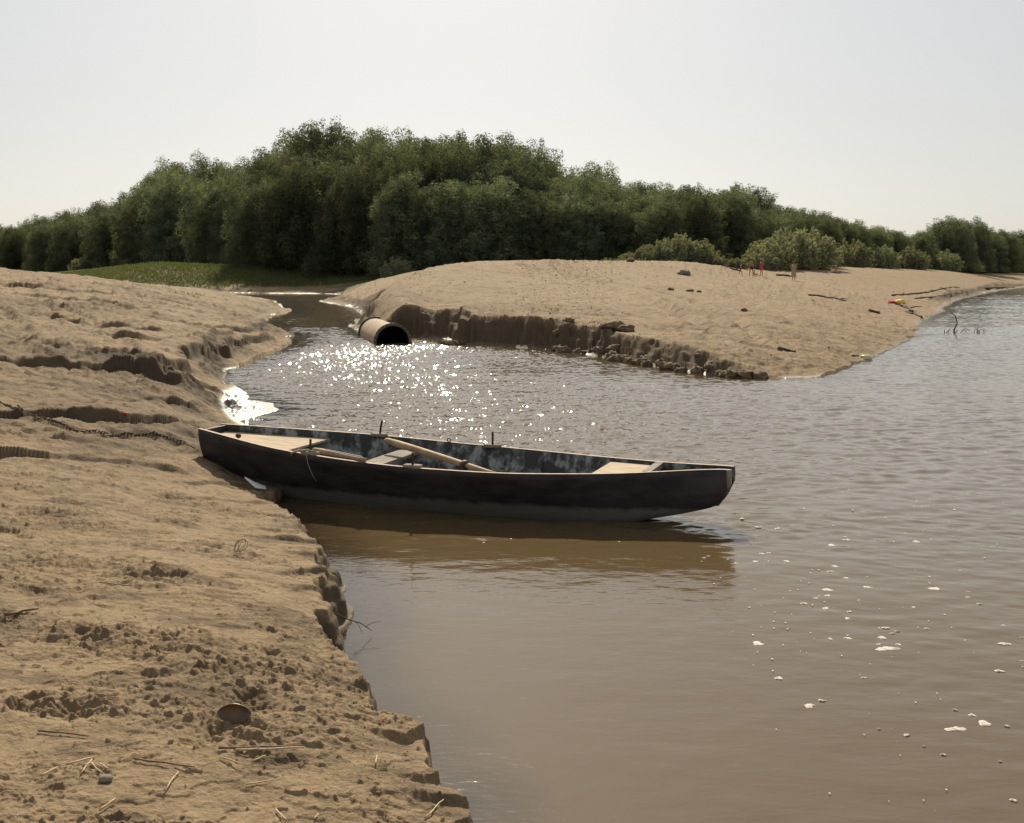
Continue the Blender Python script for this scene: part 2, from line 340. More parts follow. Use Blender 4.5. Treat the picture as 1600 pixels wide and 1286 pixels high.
def rbf(ctrl):
    C = np.array(ctrl, float)
    def q(x, y):
        y = np.maximum(y, .5) if np.ndim(y) else max(y, .5)
        r = np.maximum(y, 1.5)
        return x / r * 5.5, 1.9 * np.log(r)
    a, b = q(C[:, 0], C[:, 1]); c2 = .12 ** 2
    D = np.sqrt((a[:, None] - a) ** 2 + (b[:, None] - b) ** 2 + c2)
    n = len(C); P = np.c_[np.ones(n), a, b]
    A = np.block([[D - np.eye(n) * .01, P], [P.T, np.zeros((3, 3))]])
    w = np.linalg.solve(A, np.r_[C[:, 2], 0, 0, 0])
    def f(x, y):
        A_, B_ = q(x, y)
        r = w[n] + w[n + 1] * A_ + w[n + 2] * B_
        for i in range(n): r = r + w[i] * np.sqrt((A_ - a[i]) ** 2 + (B_ - b[i]) ** 2 + c2)
        return r.astype(np.float32)
    return f
fL = rbf(fix(cL) + cLh); fR = rbf(fix(cR) + cRh)

def resample(poly, n=3):
    return poly
def sdf(poly, x, y):
    """signed distance, positive inside"""
    d2 = np.full(x.shape, 1e12, np.float32); ins = np.zeros(x.shape, bool)
    P = poly; n = len(P)
    for i in range(n):
        x0, y0 = P[i]; x1, y1 = P[(i + 1) % n]
        ex, ey = x1 - x0, y1 - y0; L2 = ex * ex + ey * ey + 1e-9
        t = np.clip(((x - x0) * ex + (y - y0) * ey) / L2, 0, 1)
        dx = x - (x0 + t * ex); dy = y - (y0 + t * ey)
        d2 = np.minimum(d2, dx * dx + dy * dy)
        if y0 != y1:
            ins ^= ((y0 > y) != (y1 > y)) & (x < x0 + (y - y0) * ex / (y1 - y0))
    d = np.sqrt(d2); return np.where(ins, d, -d)

EDGE = [(-200, 420), (0, 320), (100, 275), (200, 235), (300, 226), (350, 200), (395, 166), (500, 153), (600, 146), (700, 138), (950, 136), (1100, 138), (1200, 150), (1300, 172), (1400, 196), (1500, 235), (1600, 310), (1900, 420)]
ex_, ey_ = zip(*EDGE)
def Sx(Y): return np.where(Y > 2.2, Y, 2.2 + (2.2 - Y) * .6)
def rows_for(y0, y1, f):
    r = [y0]
    while r[-1] < y1: r.append(r[-1] + f(r[-1]))
    return r
YR = rows_for(2.6, 300, lambda y: min(.00034 * y * y, .0030 * y) if y < 22 else (.0030 * y if y < 42 else .0055 * y))
YR += list(np.geomspace(YR[-1] * 1.03, 3000, 40))
YR = [-110, -70, -40, -20, -10, -5, -2, 0, 1, 1.6, 2.1, 2.4] + YR
YR = np.array(YR, np.float64)
UC = np.r_[[-9, -6, -4, -2.6, -1.8, -1.3, -1.0, -.85, -.75, -.66], np.linspace(-.6, .6, 1350), [.66, .75, .85, 1.0, 1.3, 1.8, 2.6, 4, 6, 9]]
def cliff_noise(x, y): return x
def terrain(x, y):
    """height of the ground sheet and its masks; arrays in world metres"""
    x = x.astype(np.float32); y = y.astype(np.float32)
    dist = np.hypot(x, y)
    near = 1 - ss(9, 22, dist); mid = 1 - ss(30, 75, dist)
    # shoreline warped a little so that it crumbles
    wx = .10 * vn(x / .7, y / .6, 3) + .05 * vn(x / .22, y / .2, 4) + .018 * vn(x / .07, y / .07, 5) * near
    wf = ss(12, 40, dist)
    wx = wx * (1 - wf) + wf * (.35 * vn(x / 2.5, y / 2.5, 6) + .18 * vn(x / .7, y / .7, 7) + .10 * vn(x / .28, y / .28, 8))
    dL = sdf(polyL, x, y) ; dR = sdf(polyR, x, y)
    bL = fL(x, y); bR = fR(x, y)
    d = np.maximum(dL, dR) + wx * .8 + .05 * near
    isL = dL > dR
    base = np.where(isL, bL, bR)
    rough = np.zeros_like(x)
    land = base.copy()
    # ---- broad relief
    land += np.where(isL, .035, .05) * fbm(x / 1.6, y / 1.1, 11, 3) * ss(.05, .5, d) * (base > .12)
    # ---- terraces: erosion steps facing the camera
    for pts, A, Lf in SCARPS:
        X = np.array([p[0] for p in pts]); Yp = np.array([p[1] for p in pts])
        sf = float(np.clip(Yp.mean() / 8, .6, 3))
        ys = np.interp(x, X, Yp) + (.09 * vn(x / (.6 * sf), y / (.9 * sf), 21) + .032 * vn(x / (.22 * sf), y / (.2 * sf), 22)) * sf
        m = ss(X[0] - .25, X[0] + .25, x) * (1 - ss(X[-1] - .15, X[-1] + .35, x))
        dd = y - ys
        A_ = A * (.75 + .5 * vn(x / .45, x * 0 + 7, 23)) * (.55 if Yp.mean() < 11 else 1.0)
        bump = np.where(dd > 0, np.exp(-np.maximum(dd, 0) / Lf), 0) * ss(-.0, .015 + .0055 * Yp.mean(), dd) * .9
        land += m * A_ * bump - m * A_ * .45 * np.where(dd <= .03, np.exp(np.minimum(dd, 0) / (Lf * .35)), 0) * ss(.06, -.02, dd)
        rough += m * .5 * np.exp(-(dd / .12) ** 2)  # shade on the step's face, painted through the colour mask
    for P, A, Lf in SCARP2:
        d2 = np.full(x.shape, 1e9, np.float32); sg = np.ones(x.shape, np.float32); tt = np.zeros(x.shape, np.float32)
        for i in range(len(P) - 1):
            ax, ay = P[i]; ex, ey = P[i + 1][0] - ax, P[i + 1][1] - ay
            t = np.clip(((x - ax) * ex + (y - ay) * ey) / (ex * ex + ey * ey), 0, 1)
            q = (x - ax - t * ex) ** 2 + (y - ay - t * ey) ** 2; m = q < d2
            d2 = np.where(m, q, d2); sg = np.where(m, np.sign(ex * (y - ay) - ey * (x - ax)), sg); tt = np.where(m, (i + t) / (len(P) - 1), tt)
        q = np.sqrt(d2) * sg + .22 * vn(x / .9, y / .9, 26) + .12 * vn(x / .32, y / .32, 27) + .05 * vn(x / .14, y / .14, 28)
        m = ss(0, .08, tt) * (1 - ss(.92, 1, tt))
        land += m * A * (ss(0, .12, q) * np.exp(-np.maximum(q, 0) / Lf) - .25 * ss(.05, -.05, q) * np.exp(np.minimum(q, 0) / .4)) * (d2 < 30)
        rough += m * .8 * np.exp(-((q - .03) / .16) ** 2)
    # ---- grooves (wheel ruts, rills)
    for pts, wdt, dep in GROOVES:
        P = np.array(pts); x0, y0 = P.min(0) - 1.5; x1, y1 = P.max(0) + 1.5
        k = (x > x0) & (x < x1) & (y > y0) & (y < y1)
        if not k.any(): continue
        xx, yy = x[k], y[k]; d2 = np.full(xx.shape, 1e9, np.float32)
        for i in range(len(P) - 1):
            ax, ay = P[i]; ex, ey = P[i + 1] - P[i]
            t = np.clip(((xx - ax) * ex + (yy - ay) * ey) / (ex * ex + ey * ey), 0, 1)
            d2 = np.minimum(d2, (xx - ax - t * ex) ** 2 + (yy - ay - t * ey) ** 2)
        q = np.sqrt(d2) / wdt + .25 * vn(xx / .5, yy / .5, 31)
        land[k] += -dep * np.exp(-q ** 2) + dep * .4 * np.exp(-((q - 1.9) / .7) ** 2)
    # ---- trampled, crumbly patches
    m1 = ss(-.02, .38, fbm(x / 1.1 + 3, y / .55, 41, 3)) * .9 + .1
    m2 = ss(.05, .45, fbm(x / .4, y / .22, 45, 3))
    mm = np.clip(m1 * .75 + m2 * .6, 0, 1.2)
    wq = vn(x / .02, y / .02, 73); xo, yo = x, y; x = x + .012 * wq + .03 * vn(xo / .11, yo / .09, 74); y = y + .012 * vn(xo / .024, yo / .02, 75)
    n1 = vn(x / .062, y / .05, 51); n2 = vn(x / .038, y / .034, 52); n3 = vn(x / .018, y / .018, 53)
    n4 = vn(x / .16 + .3 * n1, y / .12, 58)
    n5 = vn(x / .026, y / .024, 68)
    cr = .004 * ss(.30, .6, n4) + .0065 * ss(.2, .42, n1) + .009 * ss(.15, .36, n2) + .0075 * ss(.15, .4, n5) + .0055 * ss(.1, .3, n3)
    pit = -np.maximum(vn(x / .11, y / .09, 54) - .40, 0) * .07
    land += near * mm * (cr + pit) * ss(0, .04, d)
    q = 5.5 * fbm(x / 1.3 + .25 * n4, y / .5, 59, 4) + 1.2 * fbm(x / .3, y / .2, 60, 3); fl = np.floor(q)
    land += near * .0065 * (fl + ss(.84, 1.0, q - fl)) * ss(.02, .2, d)
    land += near * (.0045 * np.maximum(n3, 0) * (.2 + mm) + .010 * ss(.55, .75, n5) * ss(.2, .5, n1) + .004 * vn(x / .12, y / .12, 55) + .008 * fbm(x / .35, y / .3, 56, 2))
    x, y = xo, yo
    # foot holes
    fh = np.maximum(vn(x / .28, y / .22, 57) - .62, 0) * .16
    land -= near * fh * ss(.1, .3, d) * m1
    # middle distance clods and streaks
    mf = ss(6.5, 13, dist) * mid
    st = fbm(x / 1.6 + .8 * y / 3, y / .9, 61, 4)
    cl = np.maximum(vn(x / .33, y / .3, 62) - .2, 0) * .10 + np.maximum(vn(x / .15, y / .14, 63) - .1, 0) * .05
    pm = ss(-.1, .4, fbm(x / 3.5 + .5 * y / 5, y / 2.4, 64, 3))
    kL = np.where(isL, 1.0, .5)
    land += mf * ss(10, 20, dist) * (np.where(isL, 1, .8) * .035 * np.abs(fbm(x / .9 + .15 * y, y / .8, 79, 4)) + np.where(isL, 0, .065) * fbm(x / 3.2, y / 1.1, 80, 4)) * ss(.1, .6, d)
    land += mf * (.034 * ss(.2, .5, vn(x / .17, y / .16, 69)) * ss(-.2, .4, vn(x / 1.7, y / 1.1, 70)) + .016 * np.maximum(vn(x / .08, y / .09, 72), 0)) * ss(0, .3, d)
    q = 4.5 * fbm(x / 3.2 - y / 9, y / 2.2 + x / 14, 65, 4) + .9 * fbm(x / .6, y / .6, 66, 3); fl = np.floor(q)
    land += mf * ss(10, 20, dist) * kL * .055 * (fl + ss(.8, 1.0, q - fl)) * ss(.1, .8, d) * ss(-.2, .3, fbm(x / 5, y / 4, 67, 2) + .15)
    land += mf * kL * (.07 * st * ss(10, 22, dist) * ss(.1, .8, d) + cl * pm * ss(10, 19, dist) * ss(0, .2, d))
    for cx_, cy_, rx_, ry_, am_ in CLUMPS:
        gk = np.exp(-(((x - cx_) / rx_) ** 2 + ((y - cy_) / ry_) ** 2)); 
        land += gk * am_ * .42 * (.9 * fbm(x / .5, y / .5, 76, 3) + ss(.1, .5, vn(x / .22, y / .2, 77)) + .6 * ss(.1, .5, vn(x / .11, y / .1, 78))) * ss(0, .3, d); rough = rough + gk * .9
    v_ = np.where(isL, x - .17 * y, x * .8 + .35 * vn(x / 6, y / 9, 83)); rg = 1 - np.abs(fbm(y / np.where(isL, 4.5, 7), v_ / np.where(isL, .5, .7), 84, 3)) * 2.2
    gv = ss(.72, .98, rg) * ss(-.25, .3, fbm(x / 4, y / 6, 85, 2))
    land -= ss(10, 18, dist) * (1 - ss(70, 110, dist)) * np.where(isL, .085, .05) * gv * ss(.2, 1, d); rough = rough + .35 * gv * mf
    c1 = .022 + .0042 * dist; hp = ss(-.35, .35, fbm(x / (.25 * dist ** .7), y / (.25 * dist ** .7), 86, 4))
    hf = ss(.0, .5, vn(x / c1, y / (1.6 * c1), 87)) + .7 * ss(.1, .5, vn(x / (.45 * c1) + 31, y / (.8 * c1), 88))
    hfm = ss(6, 11, dist) * (1 - ss(90, 130, dist)) * np.where(isL, 1, .6)
    land += hfm * (.10 + .9 * hp) * hf * .0021 * (.45 + .55 * ss(11, 18, dist)) * dist ** .85 * ss(.02, .3, d) * (base > .10)
    rough = rough + hfm * hp * .25 * ss(.2, .9, hf)
    # far hummocks
    land += ss(25, 60, dist) * (1 - ss(150, 300, dist)) * np.where(isL, .10, .07) * fbm(x / 3.2, y / 4.5, 71, 4) * ss(.3, 3, d)
    # ragged dark lip along the bluffs
    lip = np.exp(-((d - .28) / .3) ** 2) * ss(.12, .35, base) * ss(10, 16, dist) * mid
    land += lip * (.12 * fbm(x / .5, y / .5, 81, 3) + .10 * np.maximum(vn(x / .2, y / .2, 82), 0))
    rough += lip * .8 + near * np.clip(mm - .45, 0, 1) * .35 + mf * pm * .35 * kL
    # ---- the drop to the water
    wdt = .025 + .012 * dist
    gul = .38 + .5 * (.7 * fbm(x / (.5 + .004 * dist), y / (.5 + .004 * dist), 91, 3) + .6 * vn(x / (.07 + .005 * dist), y / (.07 + .006 * dist), 93) + .3 * vn(x / (.03 + .0025 * dist), y / (.03 + .003 * dist), 94))
    dd = d - gul * wdt * 1.0 * ss(.1, .4, base)
    kk = np.clip(dd / wdt + .10 * vn(x / (.1 + .004 * dist), y / (.1 + .004 * dist), 96), 0, 1); k3 = kk * 2.6; fl = np.floor(k3)
    k = np.clip((fl + ss(.25, .75, k3 - fl)) / 2.6 * .75 + .25 * kk, 0, 1) ** .8
    k = np.where(kk >= 1, 1, k)
    toe = np.minimum(.04 + .25 * d, .10) * (d > 0) * ss(.1, .4, base)
    toe = toe * (.6 + .8 * vn(x / .3, y / .3, 92))
    h = np.where(d > 0, np.maximum(land * k, np.minimum(toe, np.maximum(land, .01))) + .012 * (1 - k) * ss(0, .15, d), 0)
    # flat wet beach: let the land itself run into the water
    h = np.where((d > 0) & (base < .12), np.maximum(land, 0.004 + .015 * np.minimum(d, 1)) , h)
    nd = -d
    shelf = np.where(isL, .012 + .035 * ss(0, .10 + .012 * dist, nd) + .5 * ss(.08 + .012 * dist, .9 + .05 * dist, nd), .02 + .10 * ss(0, 1.2, nd) + .5 * ss(.5, 4, nd))
    bed = -shelf - .8 * ss(1, 8, nd)
    h = np.where(d > 0, h, bed)
    wet = (1 - ss(.004, .042 + .0005 * dist, h + .015 * vn(x / .4, y / .4, 95))) * (d > -5)
    wet = np.where(h < -.004, .25, wet)
    # the wet flat beside the bow
    wet = np.maximum(wet, 0)
    rough = np.maximum(rough, .9 * (d > 0) * (1 - ss(.75, 1.0, k)) * ss(.12, .3, base))  # steep drop to the water darkened: its shade is put into the colour
    wet = np.maximum(wet, (1 - ss(.05, .13, base)) * isL * (dist < 24) * (y > 10))
    wet = wet * (.40 + .6 * ss(9, 14, dist) * (1 - .6 * ss(19, 23, dist) * isL))
    gr = np.zeros_like(x)
    far = ~isL
    gr = np.where(far & (x < -14), ss(.25, 1.3, h + .5 * fbm(x / 3, y / 3, 96, 3)), 0)
    ppx = CX + F * x / np.maximum(y, 1); lim = np.where(ppx > 1130, np.interp(ppx, ex_, ey_) - 7, 108)
    gr = np.maximum(gr, np.where(far & (y > 60), ss(-9, 4, y - lim + 6 * fbm(x / 4, y / 4, 97, 3)), 0) * ss(1.2, 2.4, h))
    gr = np.maximum(gr, np.where(far, .75 * ss(0, .5, fbm(x / 1.5, y / 1.5, 98, 3)) * np.exp(-(((x + 6.5) / 2.2) ** 2 + ((y - 50) / 9) ** 2)), 0))
    gr = np.maximum(gr, np.where(isL, ss(.15, .5, fbm(x / 1.2, y / 2, 99, 3)) * ss(36, 50, y) * .6, 0))
    return h, wet, gr, np.clip(rough, 0, 1), isL, d
def solve(px, py):
    """point of the smooth left bank seen at a photo pixel"""
    Ys = np.geomspace(2.5, 60, 1500); xs = (px - CX) / F * Ys
    b = fL(xs, Ys); pp = HY + F * (H - b) / Ys
    i = int(np.argmax(pp <= py)); return float(xs[i]), float(Ys[i])
def solveR(px, py):
    Ys = np.geomspace(22, 250, 2500); xs = (px - CX) / F * Ys
    b = fR(xs, Ys); pp = HY + F * (H - b) / Ys; pp[Ys < 27] = 9999
    i = int(np.argmax(pp <= py)); return float(xs[i]), float(Ys[i])
def sc(pts, A, Lf=.45): return (sorted([solve(*p) for p in pts]), A, Lf)
SCARPS = [sc([(-120, 560), (0, 570), (120, 580), (215, 586), (275, 604)], .20, 1.2), sc([(-120, 650), (0, 655), (120, 655), (200, 662), (300, 665)], .12, .8),
          sc([(-120, 712), (0, 711), (120, 709), (210, 718), (275, 732)], .13, .7), sc([(276, 751), (340, 752), (400, 760)], .09, .4), sc([(280, 780), (350, 783), (428, 787)], .09, .4),
          sc([(455, 812), (494, 814)], .08, .35), sc([(392, 843), (450, 846), (506, 850)], .10, .4), sc([(456, 869), (522, 876)], .09, .35), sc([(435, 898), (500, 892), (550, 903)], .10, .35),
          sc([(462, 928), (500, 926), (536, 932)], .13, .4), sc([(500, 1000), (545, 995)], .06, .3), sc([(575, 1048), (600, 1045)], .08, .3), sc([(632, 1160), (676, 1148)], .10, .3), sc([(655, 1222), (722, 1222)], .07, .25), sc([(655, 1262), (725, 1262)], .06, .2),
          sc([(60, 498), (170, 510), (250, 522)], .10, .9), sc([(150, 524), (250, 540), (330, 548)], .12, .9), sc([(40, 462), (150, 474), (230, 482)], .12, 1.3), sc([(210, 465), (300, 478), (400, 490)], .12, 1.2), sc([(330, 500), (390, 512), (430, 522)], .10, .8),
          sc([(230, 630), (300, 640)], .08, .4), sc([(120, 690), (230, 700)], .05, .3), sc([(0, 446), (90, 452), (180, 462)], .12, 1.5), sc([(300, 512), (360, 520), (415, 528)], .10, .7)]
SCARP2 = [([solve(*p) for p in [(228, 588), (262, 574), (300, 562), (340, 551), (385, 541), (430, 529)]], .20, .8), ([solve(*p) for p in [(255, 600), (290, 602), (322, 608), (338, 618)]], .10, .35), ([solve(*p) for p in [(318, 540), (350, 528), (400, 516), (425, 508)]], .12, .6)]
GROOVES = []
CLUMPS = [(*solve(250, 590), 1.2, .8, .10), (*solve(290, 605), 1.3, .9, .12), (*solve(312, 616), .6, .5, .12), (*solve(270, 635), 1.0, .4, .08), (*solve(330, 690), .5, .4, .05), (*solve(300, 700), .6, .3, .05)]
def gr(pts, w, d, off=0.0):
    P = [solveR(*p) for p in pts]; GROOVES.append(([(x + off, y) for x, y in P], w, d))
gr([(866, 409), (876, 420), (890, 432), (905, 438)], .34, .20); gr([(884, 409), (900, 420), (918, 432), (935, 440)], .30, .17)
gr([(812, 412), (822, 418), (850, 424)], .3, .2); gr([(1010, 452), (1080, 470), (1150, 500), (1185, 540)], .22, .13); gr([(1040, 470), (1100, 492), (1140, 512), (1165, 536)], .2, .11)
gr([(960, 450), (1040, 480), (1110, 520)], .2, .09); gr([(1120, 460), (1190, 480), (1250, 505)], .2, .09)
for pts in ([(0, 480), (30, 510), (50, 530)], [(60, 470), (110, 500), (150, 520)], [(95, 480), (150, 510), (200, 548)], [(0, 500), (20, 525), (38, 545)]):
    GROOVES.append(([solve(*p) for p in pts], .12, .06))

YY, UU = np.meshgrid(YR, UC, indexing='ij')
XX = UU * Sx(YY)
hh = np.empty(XX.shape, np.float32); wt = hh.copy(); ga = hh.copy(); ro = hh.copy()
step = 200
for i in range(0, len(YR), step):
    a = terrain(XX[i:i + step], YY[i:i + step])
    hh[i:i + step], wt[i:i + step], ga[i:i + step], ro[i:i + step] = a[:4]
print('terrain', XX.shape, round(time.time() - T0, 1))
def ground(x, y):
    """height of the finished ground sheet"""
    x = np.atleast_1d(np.asarray(x, float)); y = np.atleast_1d(np.asarray(y, float))
    i = np.clip(np.searchsorted(YR, y) - 1, 0, len(YR) - 2); u = x / Sx(y)
    j = np.clip(np.searchsorted(UC, u) - 1, 0, len(UC) - 2)
    a = np.clip((y - YR[i]) / (YR[i + 1] - YR[i]), 0, 1); b = np.clip((u - UC[j]) / (UC[j + 1] - UC[j]), 0, 1)
    return hh[i, j] * (1 - a) * (1 - b) + hh[i + 1, j] * a * (1 - b) + hh[i, j + 1] * (1 - a) * b + hh[i + 1, j + 1] * a * b
def g1(x, y): return float(ground(x, y)[0])
def hit(px, py, ymin=2.6, ymax=900):
    """where the line of sight through a photo pixel meets the ground"""
    Ys = YR[(YR > ymin) & (YR < ymax)]; u = (px - CX) / F
    z = np.maximum(ground(u * Ys, Ys), 0); pp = HY + F * (H - z) / Ys
    i = int(np.argmax(pp <= py)); Y = float(Ys[i]); return Vector((u * Y, Y, float(z[i])))
nR, nC = XX.shape
idx = np.arange(nR * nC).reshape(nR, nC)
Fq = np.stack([idx[:-1, :-1], idx[:-1, 1:], idx[1:, 1:], idx[1:, :-1]], -1).reshape(-1, 4)
gm = np_mesh('ground', np.stack([XX, YY, hh], -1).reshape(-1, 3), Fq, [MG])
for k, v in (('wet', wt), ('grass', ga), ('rough', ro)):
    at = gm.attributes.new(k, 'FLOAT', 'POINT'); at.data.foreach_set('value', np.ascontiguousarray(v, np.float32).ravel())
tag(link(bpy.data.objects.new('ground', gm)), kind='structure')

# ------------------------------------------------------------------ water
wy = np.r_[[-100, -30, -8, 0, 1.5, 2.4], np.arange(2.9, 10, .022), np.arange(10, 46, .05), np.arange(46, 120, .14), np.geomspace(121, 420, 150), np.geomspace(430, 2900, 40)]
wu = np.r_[[-9, -4, -2, -1, -.7], np.linspace(-.56, -.33, 150), np.arange(-.329, .16, .00085), np.linspace(.161, .95, 480), [1.1, 1.5, 2.2, 4, 9]]
WYY, WU = np.meshgrid(wy, wu, indexing='ij'); WX = WU * Sx(WYY)
WZ = np.zeros(WX.shape, np.float32); dep = np.zeros(WX.shape, np.float32)
for i in range(0, len(wy), 200):
    X_ = WX[i:i + 200].astype(np.float32); Y_ = WYY[i:i + 200].astype(np.float32)
    dp = np.clip(-ground(X_.ravel(), Y_.ravel()).reshape(X_.shape), 0, 3).astype(np.float32); dep[i:i + 200] = dp
    ch = .50 * ss(7.5, 13, Y_) + .22 + .16 * ss(-.5, 3.0, X_)                       # calm by the near bank, rippled beyond the boat
    ch = np.where(Y_ < 9, ch * (.35 + .65 * ss(1, 5, X_ + .35 * (Y_ - 6))), ch)
    zn = np.exp(-(((X_ + 3.2) / 4.8) ** 2 + ((Y_ - 28) / 9) ** 2)) + .5 * np.exp(-(((X_ + .4) / 3.2) ** 2 + ((Y_ - 16) / 5) ** 2))
    zn = zn + .6 * np.exp(-(((X_ + 4.3) / 3.0) ** 2 + ((Y_ - 31.5) / 4) ** 2))
    ch = ch + .55 * zn
    ch = ch * (.8 + .5 * fbm(X_ / 4 + Y_ / 9, Y_ / 5, 120, 3)) * (.25 + .75 * ss(0, .12, dp))
    ca, sa = .98, .2
    u1 = X_ * ca + Y_ * sa; v1 = -X_ * sa + Y_ * ca; u2 = X_ * ca - Y_ * sa * 1.6; v2 = X_ * sa * 1.6 + Y_ * ca
    wob = .35 * fbm(X_ / 1.2, Y_ / .9, 121, 2)
    lf = 1 - .6 * ss(0, 4, X_)
    w = .013 * lf * vn(u1 / .9 + wob, v1 / .38, 122) + .014 * lf * vn(u2 / .42, v2 / .19 + wob, 123) + .0125 * vn(u1 / .23 + wob, v1 / .115, 124)
    w = w + .0085 * vn(u2 / .12, v2 / .07, 125) * (Y_ < 46)
    w = w + (.0100 * vn(u1 / .062, v1 / .058, 127) + .0062 * vn(u2 / .04, v2 / .05, 128)) * zn * 1.7
    WZ[i:i + 200] = w * ch + .004 * vn(u2 / 1.5, v2 / .8, 126) * ss(0, .1, dp)
i2 = np.arange(WX.size).reshape(WX.shape)
wm = np_mesh('water', np.stack([WX, WYY, WZ], -1).reshape(-1, 3), np.stack([i2[:-1, :-1], i2[:-1, 1:], i2[1:, 1:], i2[1:, :-1]], -1).reshape(-1, 4), [MW])
at = wm.attributes.new('depth', 'FLOAT', 'POINT'); at.data.foreach_set('value', np.ascontiguousarray(dep, np.float32).ravel())
tag(link(bpy.data.objects.new('river_water', wm)), kind='structure')
print('water', round(time.time() - T0, 1))

# ------------------------------------------------------------------ the boat
BO = Vector((-3.2, 11.55, 0)); ANG = math.atan2(-.355, .935)
boat = empty('rowing_boat', BO, ANG)
tag(boat, 'black tarred flat-bottomed wooden rowing boat, its bow drawn up on the sandy bank', 'rowing boat')
LS = 5.5
gs = [0, .3, .8, 1.2, 1.6, 2.1, 2.6, 3.1, 3.6, 4.1, 4.5, 4.85, 5.2, 5.4, 5.5]
gw = [.21, .32, .50, .62, .70, .745, .75, .72, .655, .53, .415, .29, .17, .125, .11]
gh = [.60, .58, .545, .52, .50, .475, .455, .445, .44, .445, .455, .47, .49, .50, .50]
bs = [.03, .3, .8, 1.2, 1.6, 2.1, 2.6, 3.1, 3.6, 4.1, 4.5, 4.80, 5.16, 5.41, 5.50]
bw = [.17, .22, .27, .33, .37, .40, .40, .38, .35, .29, .23, .18, .13, .11, .10]
bh = [.31, .20, .03, -.04, -.06, -.07, -.07, -.07, -.07, -.06, -.035, .03, .11, .20, .37]
NS = 70
def cs(t, arr):
    """smooth (Catmull-Rom) lookup along the station index"""
    n = len(arr); i = min(int(t), n - 2); f = t - i
    p0 = arr[max(i - 1, 0)]; p1 = arr[i]; p2 = arr[i + 1]; p3 = arr[min(i + 2, n - 1)]
    return .5 * ((2 * p1) + (-p0 + p2) * f + (2 * p0 - 5 * p1 + 4 * p2 - p3) * f * f + (-p0 + 3 * p1 - 3 * p2 + p3) * f ** 3)
ts = [k * (len(gs) - 1) / NS for k in range(NS + 1)]
G = [(cs(t, gs), cs(t, gw), cs(t, gh)) for t in ts]; B = [(cs(t, bs), cs(t, bw), cs(t, bh)) for t in ts]
def at_s(s, arr):                                     # (half width, height) at a length along the boat
    for k in range(len(arr) - 1):
        if arr[k + 1][0] >= s: break
    a, b = arr[k], arr[k + 1]; f = min(1, max(0, (s - a[0]) / (b[0] - a[0] + 1e-9)))
    return a[1] + (b[1] - a[1]) * f, a[2] + (b[2] - a[2]) * f
def side_pt(k, v, sgn, off=0.0):
    g, b = G[k], B[k]
    bul = .022 * math.sin(math.pi * v)
    return Vector((g[0] + (b[0] - g[0]) * v, sgn * (g[1] + (b[1] - g[1]) * v + bul - off), g[2] + (b[2] - g[2]) * v))
TH = .04
def tar_side():
    m = M_tar.copy(); m.name = 'tarred_side'; t = m.node_tree; N = t.nodes; L = t.links; b = N['Principled BSDF']
    tc = N.new('ShaderNodeTexCoord'); sp = N.new('ShaderNodeSeparateXYZ'); L.new(tc.outputs['Object'], sp.inputs[0])
    n = N.new('ShaderNodeTexNoise'); n.inputs['Scale'].default_value = 3.5; n.inputs['Detail'].default_value = 9; n.inputs['Roughness'].default_value = .7
    L.new(tc.outputs['Object'], n.inputs['Vector'])
    a = N.new('ShaderNodeMath'); a.operation = 'MULTIPLY_ADD'; L.new(n.outputs['Fac'], a.inputs[0]); a.inputs[1].default_value = -.16; L.new(sp.outputs['Z'], a.inputs[2])
    mr = N.new('ShaderNodeMapRange'); mr.inputs[1].default_value = .065; mr.inputs[2].default_value = .02; L.new(a.outputs[0], mr.inputs[0])
    ms = N.new('ShaderNodeMath'); ms.operation = 'MULTIPLY'; L.new(mr.outputs[0], ms.inputs[0]); ms.inputs[1].default_value = .8
    x = N.new('ShaderNodeMix'); x.data_type = 'RGBA'; L.new(ms.outputs[0], x.inputs[0])
    src = b.inputs['Base Color'].links[0].from_socket
    L.new(src, x.inputs[6]); x.inputs[7].default_value = (.125, .12, .105, 1)
    # pale scuffs
    n2 = N.new('ShaderNodeTexNoise'); n2.inputs['Scale'].default_value = 6; n2.inputs['Detail'].default_value = 12; n2.inputs['Roughness'].default_value = .8
    L.new(tc.outputs['Object'], n2.inputs['Vector'])
    m2 = N.new('ShaderNodeMapRange'); m2.inputs[1].default_value = .63; m2.inputs[2].default_value = .72; m2.inputs[4].default_value = .5; L.new(n2.outputs['Fac'], m2.inputs[0])
    y = N.new('ShaderNodeMix'); y.data_type = 'RGBA'; L.new(m2.outputs[0], y.inputs[0]); L.new(x.outputs[2], y.inputs[6]); y.inputs[7].default_value = (.12, .105, .09, 1)
    L.new(y.outputs[2], b.inputs['Base Color']); return m
M_side = tar_side()
M_edge = nmat('sunlit_plank_edge', (.34, .26, .19), (.52, .42, .32), 12, .85, .2, .3)  # bare wood edge, paled to paint in the sunlit line along the gunwale
